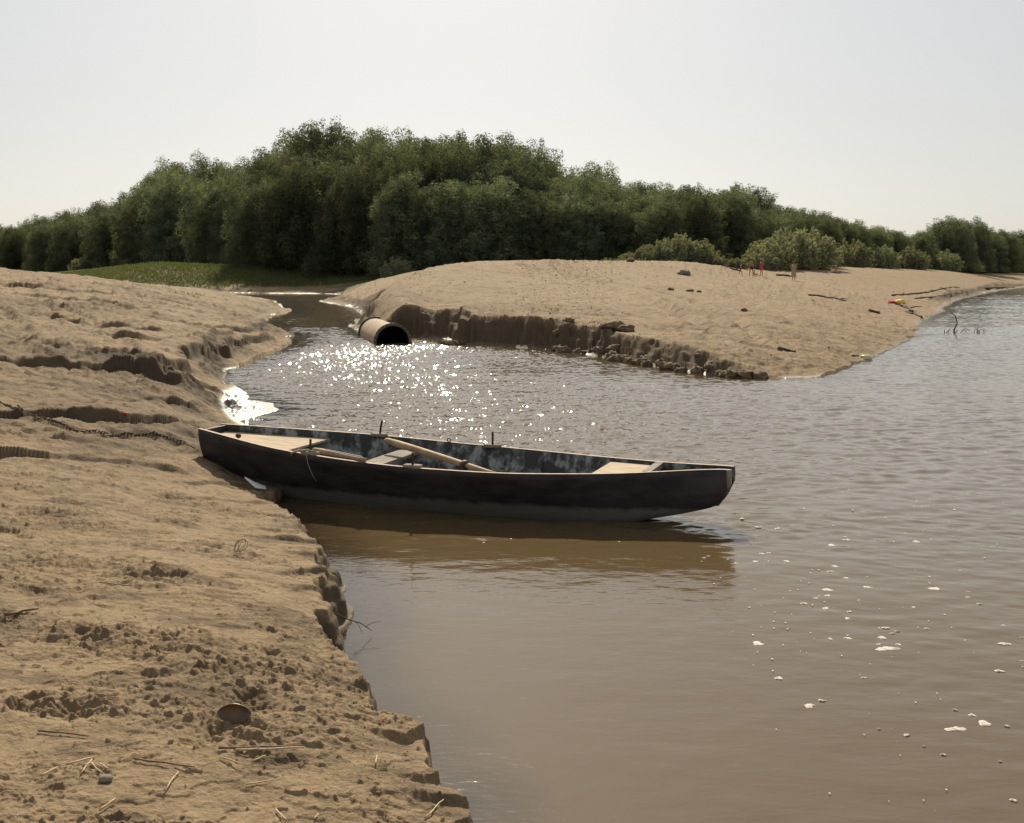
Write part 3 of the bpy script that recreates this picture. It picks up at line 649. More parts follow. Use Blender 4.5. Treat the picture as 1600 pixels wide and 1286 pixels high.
for sgn in (-1, 1):
    mb = MB(); P = []
    for v in [i / 8 for i in range(9)]: P.append([side_pt(k, v, sgn) for k in range(NS + 1)])
    outer = mb.grid(P)
    inner = mb.grid([[side_pt(k, v, sgn, TH) for k in range(NS + 1)] for v in [i / 8 for i in range(9)]])
    f_in = []; f_ed = []
    for f in mb.bm.faces: f.material_index = 0
    nface = 8 * NS
    mb.bm.faces.ensure_lookup_table()
    for f in list(mb.bm.faces)[nface:]: f.material_index = 1
    for k in range(NS):
        f = mb.bm.faces.new((outer[0][k], outer[0][k + 1], inner[0][k + 1], inner[0][k])); f.material_index = 2
        f = mb.bm.faces.new((outer[8][k], outer[8][k + 1], inner[8][k + 1], inner[8][k]))
    for e in (0, NS):
        for v in range(8):
            f = mb.bm.faces.new((outer[v][e], outer[v + 1][e], inner[v + 1][e], inner[v][e])); f.material_index = 2
    o = mb.build('side_plank', M_side, boat, smooth=False)
    o.data.materials.append(M_inner); o.data.materials.append(M_edge)
    for e in o.data.polygons: e.use_smooth = e.material_index < 2
    tag(o, 'near side plank, tarred black outside' if sgn < 0 else 'far side plank with worn blue-grey paint inside')
mb = MB(); mb.grid([[Vector((b[0], y * (b[1] - .004), b[2] + dz)) for b in B] for y, dz in ((-1, .004), (0, -.003), (1, .004))])
mb.grid([[Vector((b[0], y * (b[1] - .03), b[2] + .03)) for b in B] for y in (-1, 0, 1)]); mb.build('bottom', M_inner, boat)
# transoms
def transom(s, top_drop, name):
    w0, h0 = at_s(s, G); w1, h1 = at_s(max(s, B[0][0]), B)
    mb = MB(); pts = [(-w0 + TH, h0 - top_drop), (w0 - TH, h0 - top_drop), (w1 - TH + .01, h1), (-w1 + TH - .01, h1)]
    va = [mb.bm.verts.new((s, y, z)) for y, z in pts]; vb = [mb.bm.verts.new((s + .035, y, z)) for y, z in pts]
    mb.bm.faces.new(va); mb.bm.faces.new(vb[::-1])
    for i in range(4): mb.bm.faces.new((va[i], va[(i + 1) % 4], vb[(i + 1) % 4], vb[i]))
    return mb.build(name, M_tar, boat, smooth=False)
transom(.035, .01, 'transom'); transom(5.36, .03, 'transom')
# stem strips at the stern ends of both planks, pale worn wood
for sgn in (-1, 1):
    mb = MB(); rows = []
    for off in (.006, -.006):
        rows.append([side_pt(NS - 2 if q < 6 else NS - 2, q / 8, sgn, 0) + Vector((0, sgn * off, 0)) for q in range(9)])
    A_ = [side_pt(NS - 2, q / 8, sgn) + Vector((0, sgn * .007, 0)) for q in range(9)]
    B_ = [side_pt(NS, q / 8, sgn) + Vector((.008, sgn * .007, 0)) for q in range(9)]
    C_ = [side_pt(NS, q / 8, sgn) + Vector((.008, -sgn * .04, 0)) for q in range(9)]
    mb.grid([A_, B_, C_]); o = mb.build('stem_strip', M_woodg, boat); 
    md = o.modifiers.new('solid', 'SOLIDIFY'); md.thickness = .004
def deck(s0, s1, drop, name, m_, n=16, camber=.0):
    mb = MB(); nb = 5
    P = []; Q = []
    for i in range(n + 1):
        s = s0 + (s1 - s0) * i / n; w, h = at_s(s, G); wb, hb = at_s(s, B)
        z = h - drop; w = w - (w - wb) * drop / max(h - hb, .05) - TH - .002
        P.append([Vector((s, w * y, z + camber * (1 - y * y))) for y in [-1 + 2 * j / nb for j in range(nb + 1)]])
        Q.append([Vector((s, w * y, z - .022)) for y in [-1 + 2 * j / nb for j in range(nb + 1)]])
    a = mb.grid(P); b = mb.grid(Q)
    for j in range(nb):
        mb.bm.faces.new((a[0][j], a[0][j + 1], b[0][j + 1], b[0][j])); mb.bm.faces.new((a[n][j], a[n][j + 1], b[n][j + 1], b[n][j]))
    return mb.build(name, m_, boat, smooth=False)
deck(.075, 1.13, .075, 'foredeck', M_wood); deck(4.28, 4.72, .035, 'afterdeck', M_wood); deck(4.84, 5.35, .085, 'stern_board', M_tar)
# bulkhead under the after edge of the foredeck
# the thwart
def cross_board(s, wd, drop, th, name, m_):
    w, h = at_s(s, G); wb, hb = at_s(s, B); z = h - drop; w = w - (w - wb) * drop / (h - hb) - TH - .004
    return MB().box((s, 0, z), (wd, 2 * w, th), bev=.004).build(name, m_, boat, smooth=False)
cross_board(2.06, .24, .12, .03, 'thwart', M_woodg)
cross_board(4.79, .075, .025, .05, 'stern_beam', M_woodg)
# ribs on both sides
for s in (1.28, 1.70, 2.40, 2.78, 3.16, 3.52, 3.90):
    for sgn in (-1, 1):
        w, h = at_s(s, G); wb, hb = at_s(s, B); mb = MB()
        a = Vector((s, sgn * (w - TH - .012), h - .02)); b = Vector((s, sgn * (wb - .02), hb + .045))
        mid_ = (a + b) / 2 + Vector((0, sgn * .018, 0)); d_ = (b - a)
        rot = Matrix(((1, 0, 0), (0, d_.normalized().z, d_.normalized().y), (0, -d_.normalized().y, d_.normalized().z)))
        mb.box(mid_, (.035, .026, d_.length), rot); mb.build('rib', M_inner, boat, smooth=False)
for s in (1.47, 2.97, 3.70):                           # short riser boards between the ribs of the far side
    w, h = at_s(s, G); wb, hb = at_s(s, B); f = .42
    MB().box((s, w + (wb - w) * f - TH - .02, h + (hb - h) * f), (.34, .045, .022)).build('riser', M_woodg, boat, smooth=False)
# thole pins with their blocks
def pin(s, sgn, hgt, tilt):
    w, h = at_s(s, G)
    bl = MB().box((s, sgn * (w - .045), h + .004), (.17, .085, .035), bev=.01).build('pin_block', M_woodg, boat)
    MB().tube([(s, sgn * (w - .045), h - .06), (s + tilt * .5, sgn * (w - .045), h + hgt * .5), (s + tilt, sgn * (w - .045), h + hgt)], [.012, .012, .012], 8).build('pin', M_iron, bl)
pin(1.62, -1, .14, .0); pin(1.66, 1, .16, .035); pin(2.72, -1, .13, .0); pin(2.95, 1, .15, .0)
# rope hanging from the first pin, lashing and ring
w_, h_ = at_s(1.62, G)
MB().tube([(1.60, -w_ + .02, h_ + .03), (1.61, -w_ - .012, h_ + .01), (1.615, -w_ + .002, h_ - .08), (1.63, -w_ + .06, h_ - .2), (1.65, -w_ + .10, h_ - .27)], .0035, 6).build('rope_end', M_rope, boat)
MB().tube([(1.42, -w_ + .05, h_ - .03), (1.44, -w_ - .005, h_ + .005), (1.5, -w_ + .02, h_ + .028), (1.6, -w_ + .04, h_ + .036), (1.7, -w_ + .02, h_ + .02)], .011, 6).build('lashing', M_rope, boat)
MB().blob((.42, -.1, .53), (.03, .03, .025), 2, .1).build('cleat', M_iron, boat)
w_, h_ = at_s(2.45, G)
MB().tube([(2.45 + .02 * math.cos(a), w_ - .04, h_ + .02 + .02 * math.sin(a)) for a in [k * math.pi / 5 for k in range(10)]], .005, 6, closed=True).build('ring', M_iron, boat)
# oars: things lying in the boat
def oar(name, a, b, r0, r1, label, blade=None, mat_=M_oar, collar=None):
    root = empty(name, BO, ANG); tag(root, label, 'oar', 'oars in the boat')
    a = Vector(a); b = Vector(b); d = b - a
    pts = [a + d * t for t in (0, .02, .06, .12, .3, .5, .7, .9, 1)]
    rs = [r0 * .8, r0 * .98, r0, r0 * 1.15, r0 * 1.18, r0 * 1.1, r0 * .95, r1, r1]
    MB().tube(pts, rs, 10).build('loom', mat_, root)
    if collar:
        p = a + d * collar; dn = d.normalized()
        c = MB().tube([p - dn * .03, p + dn * .03], r0 * 1.45, 10).build('collar', M_iron, root)
        MB().tube([p + Vector((0, 0, -.03)), p + Vector((.01, -.01, -.07)), p + Vector((.03, -.02, -.10))], .005, 5).build('lashing', M_rope, root)
    if blade:
        a2, b2, wd, m2 = blade; a2 = Vector(a2); b2 = Vector(b2); dn = (b2 - a2).normalized()
        n_ = dn.cross(Vector((0, 0, 1))).normalized()
        rot = Matrix((dn, n_, dn.cross(n_))).transposed()
        MB().box((a2 + b2) / 2, ((b2 - a2).length, .022, wd), rot, bev=.008).build('blade', m2, root)
oar('oar', (1.90, .36, .50), (3.50, -.50, .385), .030, .022, 'pale bare-wood oar lying slantwise across the thwart', collar=.72)
oar('oar', (1.47, -.35, .485), (2.25, -.735, .49), .022, .020, 'short oar with a faded blue blade leaning on the near gunwale', blade=((1.66, -.44, .477), (2.2, -.70, .478), .075, M_blue))

# ------------------------------------------------------------------ mooring chain
def chain(pts, pitch, wr, lr, wid, ends):
    P = [Vector((x, y, g1(x, y) + .012)) for x, y in pts]; mb = MB()
    cum = [0]
    for i in range(1, len(P)): cum.append(cum[-1] + (P[i] - P[i - 1]).length)
    n = int(cum[-1] / pitch)
    for k in range(n):
        s = k * pitch; i = max(j for j in range(len(cum) - 1) if cum[j] <= s + 1e-9); f = (s - cum[i]) / (cum[i + 1] - cum[i])
        p = P[i].lerp(P[i + 1], f); p.z = g1(p.x, p.y) + .013; d = (P[i + 1] - P[i]).normalized()
        sd = d.cross(Vector((0, 0, 1))).normalized(); up = Vector((0, 0, 1))
        if k % 2: sd = (sd * .55 + up * .83).normalized()
        else: sd = (sd * .9 + up * .35).normalized()
        ring = []
        for a in [q * math.pi / 5 for q in range(10)]:
            ex = (lr - wid) * (1 if math.cos(a) > 0 else -1) if abs(math.cos(a)) > .1 else 0
            ring.append(p + d * (math.cos(a) * wid + ex) + sd * math.sin(a) * wid)
        mb.tube(ring, wr, 5, closed=True)
    o = mb.build('mooring_chain', M_iron); tag(o, 'rusty mooring chain lying on the sand, running from the left towards the bow', 'chain')
cp = [hit(px, py) for px, py in [(-60, 600), (0, 630), (30, 645), (60, 655), (100, 667), (140, 676), (190, 681), (240, 680)]]
cp = [(p.x, p.y) for p in cp] + [(-3.35, 11.62)]
chain(cp, .040, .0050, .028, .0145, None)

# ------------------------------------------------------------------ the drain pipe
A0 = Vector((-3.79, 34.6, .07)); A1 = Vector((-5.05, 40.0, .12)); ax = (A1 - A0).normalized(); LP = (A1 - A0).length
pipe = empty('drain_pipe', A0, math.atan2(ax.y, ax.x)); tag(pipe, 'rusty steel drain pipe with a bolted flange, half sunk where the channel meets the river', 'pipe')
RP = .545
def lathe(prof, n=56):
    mb = MB(); mb.grid([[Vector((x, r * math.cos(a), r * math.sin(a))) for a in [2 * math.pi * k / n for k in range(n + 1)]] for x, r in prof])
    bmesh.ops.remove_doubles(mb.bm, verts=mb.bm.verts, dist=1e-5); return mb
lathe([(.06, RP), (1.5, RP + .004), (3, RP), (4.5, RP + .003), (LP - .06, RP)]).build('barrel', M_pipe, pipe)
lathe([(.05, RP - .03), (LP, RP - .03)]).build('lining', M_inpipe, pipe)
MB().tube([(LP * .93, 0, 0), (LP * .94, 0, 0)], RP - .04, 32).build('silt_plug', M_inpipe, pipe)
for x0 in (0, LP - .07):
    fl = lathe([(x0, RP - .03), (x0, RP + .065), (x0 + .07, RP + .065), (x0 + .07, RP - .0), (x0 + .07, RP - .03), (x0, RP - .03)]).build('flange', M_flange, pipe, smooth=False)
    if x0 == 0:
        for k in range(26):
            a = 2 * math.pi * (k + .5) / 26
            if math.sin(a) < -.2: continue
            MB().tube([(-.022, (RP + .03) * math.cos(a), (RP + .03) * math.sin(a)), (.0, (RP + .03) * math.cos(a), (RP + .03) * math.sin(a))], .017, 6).build('bolt', M_wood, fl)

# ------------------------------------------------------------------ trees
def leaves(pts, nrm, L_, Wd, rng, up=.35, shell=0.0):
    """diamond leaf sprays at pts; returns verts, faces"""
    n = len(pts)
    a = rng.normal(size=(n, 3)); a[:, 2] = a[:, 2] * .6 - up
    a -= shell * nrm * (a * nrm).sum(1, keepdims=True)
    a /= np.linalg.norm(a, axis=1, keepdims=True)
    b = np.cross(a, nrm + rng.normal(size=(n, 3)) * (.7 - .35 * shell)); b /= np.linalg.norm(b, axis=1, keepdims=True) + 1e-6
    l = (L_ * rng.uniform(.6, 1.4, n))[:, None]; w = (Wd * rng.uniform(.6, 1.3, n))[:, None]
    V = np.stack([pts - a * l * .5, pts + b * w * .5, pts + a * l * .5, pts - b * w * .5], 1).reshape(-1, 3)
    return V, np.arange(4 * n).reshape(n, 4)
def tree_variant(seed, hgt=20., wid=11., nleaf=26000, low=.06, dome=.5, leaf=.29):
    """crown: big boughs, each a cascade of leaf clumps; trunk with limbs"""
    rng = np.random.default_rng(seed)
    cl = []
    nb = 22
    for i in range(nb):
        a = i * 2.399 + rng.uniform(-.4, .4); rr = wid * .5 * math.sqrt((i + .5) / nb) * .88
        topz = hgt * (1 - dome * (rr / (wid * .5)) ** 2.0 * rng.uniform(.5, 1.2)) * rng.uniform(.84, 1.0)
        bx, by = rr * math.cos(a), rr * math.sin(a)
        z = topz; k = 0
        R0 = rng.uniform(1.0, 1.75) * wid / 11
        while z > hgt * low + .8:
            r = R0 * (1 - .3 * math.exp(-k * .9)) * rng.uniform(.75, 1.25)
            cl.append((bx + rng.normal() * .8, by + rng.normal() * .8, z - r * .8, r, r * rng.uniform(.8, 1.2), r * rng.uniform(.85, 1.25)))
            for q in range(3):
                an = rng.uniform(0, 6.28); rq = r * rng.uniform(.35, .6); cl.append((bx + r * 1.05 * math.cos(an), by + r * 1.05 * math.sin(an), z - r * rng.uniform(.1, 1.5), rq, rq, rq * rng.uniform(.9, 1.4)))
            z -= r * rng.uniform(1.1, 1.9); k += 1
            bx *= 1.03; by *= 1.03
    C = np.array(cl); area = C[:, 3] * C[:, 5]; pk = rng.choice(len(C), nleaf, p=area / area.sum())
    d = rng.normal(size=(nleaf, 3)); d /= np.linalg.norm(d, axis=1, keepdims=True)
    lump = 1 + .16 * np.sin(d[:, 0] * 5 + pk) * np.sin(d[:, 1] * 5 + pk * 2) + .1 * np.sin(d[:, 2] * 9 + pk * 3)
    rad = (1 - .28 * rng.random(nleaf) ** 2.2) * lump + .02 * rng.normal(size=nleaf)
    P = C[pk, :3] + d * C[pk, 3:6] * rad[:, None]
    P[:, 2] -= .5 * (rng.random(nleaf) ** 2 * (d[:, 2] < 0))
    P[:, 2] = np.maximum(P[:, 2], .25)
    V, Fc = leaves(P, d, leaf, leaf * .45, rng, shell=.9)
    crown = np_mesh('crown', V, Fc, [M_leaf], smooth=False)
    tv = np.clip(rng.normal(.5, .24, len(C)), 0, 1)[pk]; at_ = crown.attributes.new('tuft', 'FLOAT', 'POINT'); at_.data.foreach_set('value', np.repeat(tv, 4).astype(np.float32))
    mb = MB(); tp = hgt * .72
    lean = rng.uniform(-.5, .5, 2)
    mb.tube([(lean[0] * t * t, lean[1] * t * t, -0.6 + tp * t) for t in (0, .06, .15, .35, .6, .8, 1)], [.62, .42, .36, .30, .22, .14, .06], 9)
    for i in range(9):
        a = i * 2.4 + rng.uniform(-.3, .3); z0 = hgt * rng.uniform(.08, .45); l = wid * rng.uniform(.25, .42); r0 = rng.uniform(.10, .2)
        e = (l * math.cos(a), l * math.sin(a), z0 + hgt * rng.uniform(.15, .35))
        mb.tube([(0, 0, z0), (e[0] * .35, e[1] * .35, z0 + (e[2] - z0) * .45), (e[0] * .75, e[1] * .75, z0 + (e[2] - z0) * .8), e], [r0, r0 * .8, r0 * .5, r0 * .2], 6)
    bmesh.ops.recalc_face_normals(mb.bm, faces=mb.bm.faces)
    tm = bpy.data.meshes.new('trunk'); mb.bm.to_mesh(tm); mb.bm.free(); tm.materials.append(M_bark)
    return crown, tm, hgt
VAR = [tree_variant(100 + i, 20, w, int(n * 2.6), lo, dm) for i, (w, n, lo, dm) in enumerate([(11, 30000, .05, .42), (12, 32000, .03, .5), (9.5, 26000, .06, .35), (13, 34000, .10, .5), (10, 27000, .02, .6), (11.5, 30000, .04, .45), (8.5, 24000, .05, .3), (13, 32000, .17, .45)])]
print('variants', round(time.time() - T0, 1))
def plant_tree(px, Y, hgt, var, label, group, wscale=1.0, name='willow_tree', mat_=None):
    x = (px - CX) / F * Y; z = g1(x, Y) - .1
    crown, tm, h0 = VAR[var % len(VAR)]
    t = empty(name, (x, Y, z), random.uniform(0, 6.28)); k = hgt / h0
    t.scale = (k * wscale, k * wscale, k)
    tag(t, label, 'tree', group)
    for nm, me in (('crown', crown), ('trunk', tm)):
        o = bpy.data.objects.new(nm, me); o.parent = t; link(o)
    return t
SIL = [(-200, 350), (-60, 350), (0, 346), (60, 332), (120, 322), (175, 302), (215, 290), (250, 258), (280, 240), (350, 240), (400, 235), (440, 206), (500, 183), (560, 190), (600, 188), (680, 190), (740, 200), (810, 208), (850, 235), (905, 240), (950, 265), (1000, 272), (1050, 282), (1090, 279), (1130, 281),
       (1165, 290), (1200, 306), (1250, 326), (1310, 341), (1400, 361), (1450, 368), (1490, 336), (1530, 348), (1560, 361), (1600, 364), (1900, 380)]
sx, sy = zip(*SIL)
def sil(p): return float(np.interp(p, sx, sy)) - 4 - 7 * math.exp(-((p - 510) / 90) ** 2) - 6 * (p > 880)
def edge(p): return float(np.interp(p, ex_, ey_))
FRONT = [(-28, .86, 'far-left front tree cut by the left edge of the photo'), (22, .88, 'second tree from the left edge, low rounded crown behind the sand hill'), (72, .86, 'small dark rounded tree above the left sand hill, third from the left edge'), (122, .84, 'tree with a pale bushy foot above the left sand hill'), (168, .82, 'fourth-from-left skyline step tree beside the grass bank'),
         (222, .90, 'tree with a light yellowish left flank at the start of the grass bank'), (282, .93, 'dark tall tree directly above the sunlit grass'), (352, .86, 'broad willow overhanging the sunlit grass, left of the forked dark trunk'), (412, .80, 'willow on thick dark trunks at the edge of the shaded grass'),
         (480, .80, 'large silvery-topped willow left of the drain pipe line'), (556, .74, 'dense dark willow straight behind the pipe, hanging to the ground'), (632, .70, 'lower front willow just left of the sandbar crest'), (716, .66, 'willow right behind the left end of the sandbar crest'), (760, .72, 'pale-topped bushy willow in the middle of the front row'),
         (835, .68, 'round front willow above the wheel ruts'), (905, .70, 'hanging willow left of the yellow-green shrubs'), (962, .74, 'willow standing behind the left end of the yellow-green shrubs'), (1030, .80, 'dark willow directly behind the yellow-green shrubs'), (1092, .84, 'tall dark willow above the walking child'), (1150, .86, 'dark willow above the two standing swimmers')]
LAND = [(-30, 'just outside the left edge of the photo'), (15, 'at the left edge of the photo'), (65, 'above the left end of the sand hill'), (120, 'above the pale bush beyond the sand hill'), (175, 'above the left end of the grass bank'), (235, 'above the sunlit grass'), (290, 'above the middle of the grass bank'), (345, 'left of the forked dark trunks'),
        (395, 'above the forked dark trunks'), (445, 'over the far end of the channel'), (500, 'left of the back end of the drain pipe'), (560, 'over the back end of the drain pipe'), (610, 'over the mouth of the drain pipe'), (660, 'over the left shoulder of the sandbar'), (710, 'over the left end of the sandbar crest'), (765, 'midway between drain pipe and wheel ruts'),
        (820, 'left of the wheel ruts'), (870, 'straight above the wheel ruts'), (920, 'right of the wheel ruts'), (970, 'over the left end of the shrub clump'), (1020, 'over the left shoulder of the shrub clump'), (1070, 'over the tallest shrub of the clump'), (1120, 'over the right end of the shrub clump'), (1165, 'over the walking child'), (1205, 'over the girl in pink-red'),
        (1245, 'over the woman in the long dress'), (1290, 'over the sunbathers'), (1340, 'right of the sunbathers'), (1400, 'left of the low gap in the skyline'), (1450, 'at the low gap in the skyline'), (1490, 'behind the tall peaked tree'), (1535, 'right of the tall peaked tree'), (1590, 'at the right edge of the photo'), (1650, 'just outside the right edge of the photo')]
def near_mark(px): return min(LAND, key=lambda a: abs(a[0] - px))[1]
ROWS = ['second-row', 'third-row', 'fourth-row', 'rearmost-row']
PL = []
k = 0
for px, fr, lb in FRONT:
    Y = edge(px) + random.uniform(-2, 3); x = (px - CX) / F * Y
    top = HY - (HY - sil(px)) * fr; hgt = (HY - top) * Y / F + H - g1(x, Y)
    plant_tree(px, Y, hgt, 7 if px in (352, 412, 480) else (k * 3 + 1) % 7, lb, 'front row of the willow wood', random.uniform(.95, 1.2) * (1.35 if hgt < 15 else 1.0)); k += 1
for row, (dy, fr, spc) in enumerate([(11, .90, 50), (22, .985, 40), (38, 1.0, 48), (58, .97, 70)]):
    px = -70 + row * 17
    while px < 1330 if row < 3 else px < 1500:
        Y = edge(px) + dy * edge(px) / 150 + random.uniform(-3, 3); x = (px - CX) / F * Y
        f2 = fr * random.uniform(.87, 1.05) if row else fr * random.uniform(.88, 1.03)
        top = HY - (HY - sil(px)) * f2; hgt = (HY - top) * Y / F + H - g1(x, Y)
        t_ = plant_tree(px, Y, hgt, k, 'willow', 'back rows of the willow wood', random.uniform(.85, 1.15) * (1.3 if hgt < 15 else 1.0)); PL.append((t_, f'{ROWS[row]} willow crown {near_mark(px)}'))
        k += 1; px += spc * random.uniform(.8, 1.2) * 150 / edge(px)**1.0 * (1.0 if edge(px) < 200 else 1.25)
RIGHT = [(1205, .80, 1.25, 'pale green willow rising behind the riverside shrubs'), (1250, .88, 1.3, 'young willow right of the woman in the long dress'), (1292, .92, 1.3, 'young willow above the two sunbathers'), (1330, .93, 1.3, 'rounded young willow just right of the sunbathers'), (1366, .94, 1.3, 'young willow halfway along the beach wood'), (1402, .95, 1.3, 'young willow left of the low gap in the skyline'),
         (1440, .97, 1.35, 'low willow at the lowest point of the skyline'), (1486, 1.0, 1.15, 'tall peaked tree standing out above the right-hand wood'), (1525, .98, 1.2, 'shoulder tree just right of the tall peaked one'), (1562, .98, 1.4, 'low far tree near the right edge of the photo'), (1598, .98, 1.4, 'far tree cut by the right edge of the photo')]
for px, fr, ws, lb in RIGHT:
    Y = edge(px) + random.uniform(-2, 3); x = (px - CX) / F * Y
    top = HY - (HY - sil(px)) * fr; hgt = (HY - top) * Y / F + H - g1(x, Y)
    plant_tree(px, Y, hgt, k, lb, 'young willows along the right beach', ws); k += 1
for px in range(1225, 1680, 34):
    for q in (0, 1):
        Y = edge(px) * (1.07 + .09 * q); x = (px - CX) / F * Y
        top = HY - (HY - sil(px + 9 * q)) * random.uniform(.88, 1.0); hgt = (HY - top) * Y / F + H - g1(x, Y)
        t_ = plant_tree(px + 9 * q, Y, hgt, k, 'willow', 'rear willows of the right beach', 1.35); k += 1; PL.append((t_, f'{"nearer" if q == 0 else "farther"} back willow of the beach wood {near_mark(px)}'))

from collections import defaultdict
_d = defaultdict(list)
for t_, l_ in PL: _d[l_].append(t_)
for l_, ts_ in _d.items():
    ts_.sort(key=lambda o: o.location.x / o.location.y)
    if len(ts_) == 1: names_ = [l_]
    elif len(ts_) == 2: names_ = ['left-hand ' + l_, 'right-hand ' + l_]
    else: names_ = ['left-hand ' + l_] + ['middle ' + l_] * (len(ts_) - 2) + ['right-hand ' + l_]
    for o_, n_ in zip(ts_, names_): o_['label'] = n_
# ------------------------------------------------------------------ shrubs
def shrub_variant(seed, n=9000, hgt=3., wid=4.):
    rng = np.random.default_rng(seed); ns = 60
    P = []; D = []
    for i in range(ns):
        a = rng.uniform(0, 6.28); r = wid * .5 * math.sqrt(rng.uniform(0, 1)); b = np.array([r * .7 * math.cos(a), r * .7 * math.sin(a), 0])
        top = np.array([r * 1.1 * math.cos(a), r * 1.1 * math.sin(a), hgt * (1 - .55 * (r / (wid * .5)) ** 2) * rng.uniform(.75, 1.08)])
        m = n // ns; t = rng.uniform(.08, 1, m)[:, None]
        p = b + (top - b) * t; s = .30 * (1.15 - t)
        P.append(p + rng.normal(size=(m, 3)) * s); D.append(np.tile((top - b) / np.linalg.norm(top - b), (m, 1)))
    P = np.vstack(P); P[:, 2] = np.maximum(P[:, 2], .05); D = np.vstack(D)
    V, Fc = leaves(P, rng.normal(size=P.shape), .30, .09, rng, up=-.7)
    return np_mesh('shrub', V, Fc, [M_shrub], smooth=False)
SH = [shrub_variant(300 + i) for i in range(4)]
SHR = [(985, 108, 1.2, 'leftmost low tuft of the yellow-green shrubs on the sandbar'), (1012, 107, 1.8, 'small yellow-green shrub left of the tallest one'), (1040, 108, 2.6, 'yellow-green shrub on the left shoulder of the clump'), (1066, 107, 3.0, 'tallest yellow-green shrub on the sandbar crest'), (1092, 108, 2.5, 'yellow-green shrub on the right shoulder of the clump'),
       (1118, 106, 1.2, 'low scrubby shrub left of the walking child'), (1150, 108, 1.1, 'low scrubby shrub behind the walking child'), (1188, 112, 2.2, 'pale sallow shrub behind the two standing swimmers'), (1205, 116, 3.6, 'pale bushy shrub left of the woman in the long dress'), (1232, 120, 4.4, 'tall pale shrub right behind the woman in the long dress'),
       (1258, 124, 4.6, 'tall pale shrub right of the woman in the long dress'), (1282, 130, 3.6, 'rounded pale shrub left of the sunbathers'), (130, 250, 4.0, 'pale bush at the foot of the wood beyond the left sand hill'), (200, 229, 2.4, 'low dark bush at the left end of the grass bank'), (262, 224, 2.4, 'dark undergrowth bush at the top of the sunlit grass'), (305, 214, 2.6, 'dark undergrowth bush left of the thick trunks'),
       (620, 134, 2.6, 'bush under the wood where the sandbar crest begins'), (1330, 158, 4.0, 'pale bush at the wood edge right of the sunbathers'), (1380, 176, 3.8, 'bush at the foot of the beach wood, halfway along'), (1425, 192, 4.0, 'bush at the foot of the beach wood below the skyline gap'), (1475, 212, 4.2, 'bush at the foot of the tall peaked tree')]
for i, (px, Y, hg, lb) in enumerate(SHR):
    x = (px - CX) / F * Y; o = bpy.data.objects.new('shrub', SH[i % 4]); link(o)
    o.location = (x, Y, g1(x, Y) - .05); o.rotation_euler = (0, 0, random.uniform(0, 6)); k = hg / 3; o.scale = (k * 1.15 if hg > 1.5 else k * 2, k * 1.15 if hg > 1.5 else k * 1.6, k)
    tag(o, lb, 'shrub', 'shrubs at the foot of the wood')

# ------------------------------------------------------------------ grass
def grass():
    rng = np.random.default_rng(5); n = 60000
    px = np.r_[rng.uniform(40, 640, 34000), rng.uniform(940, 1320, 16000), rng.uniform(-60, 340, 10000)]
    Y = np.r_[rng.uniform(139, 168, 34000), rng.uniform(99, 118, 16000), rng.uniform(38, 60, 10000)]
    x = (px - CX) / F * Y; z = ground(x, Y)
    _, _, g, _, isl, d = terrain(x, Y)
    keep = (z > .15) & (rng.random(n) < np.r_[np.clip(g * 1.2, 0, 1)[:34000], (ss(.3, .8, g) * ss(.0, .5, fbm(x / 2, Y / 3, 140, 3) + .15))[34000:50000], ss(.15, .5, g)[50000:] * .35])
    x, Y, z = x[keep], Y[keep], z[keep]; n = len(x)
    hg = np.where(Y < 70, rng.uniform(.05, .16, n), np.where(Y < 125, rng.uniform(.15, .6, n), rng.uniform(.15, .45, n)))
    a = rng.uniform(0, 6.28, n); w = hg * .22
    b = np.stack([x, Y, z - .02], 1); dx = np.stack([np.cos(a) * w, np.sin(a) * w, 0 * a], 1)
    tip = b + np.stack([rng.normal(size=n) * hg * .3, rng.normal(size=n) * hg * .3, hg], 1)
    V = np.stack([b - dx, b + dx, tip], 1).reshape(-1, 3)
    return np_mesh('grass', V, np.arange(3 * n).reshape(n, 3), [M_grass], smooth=False)
tag(link(bpy.data.objects.new('grass', grass())), 'short green grass on the far bank and along the crests', 'grass', kind='stuff')

# ------------------------------------------------------------------ people
def skin_body(joints, edges, name, m_, parent, sub=2):
    names = list(joints); me = bpy.data.meshes.new(name)
    me.from_pydata([joints[n][0] for n in names], [(names.index(a), names.index(b)) for a, b in edges], [])
    o = bpy.data.objects.new(name, me); link(o)
    md = o.modifiers.new('skin', 'SKIN'); md.use_smooth_shade = True
    for i, n in enumerate(names):
        r = joints[n][1]; me.skin_vertices[0].data[i].radius = r if hasattr(r, '__len__') else (r, r)
    me.skin_vertices[0].data[0].use_root = True
    sd = o.modifiers.new('sub', 'SUBSURF'); sd.levels = sub; sd.render_levels = sub
    dg = bpy.context.evaluated_depsgraph_get(); dg.update()
    nm = bpy.data.meshes.new_from_object(o.evaluated_get(dg)); o.modifiers.clear(); o.data = nm
    nm.materials.clear(); nm.materials.append(m_); nm.polygons.foreach_set('use_smooth', np.full(len(nm.polygons), True, bool))
    o.parent = parent; return o
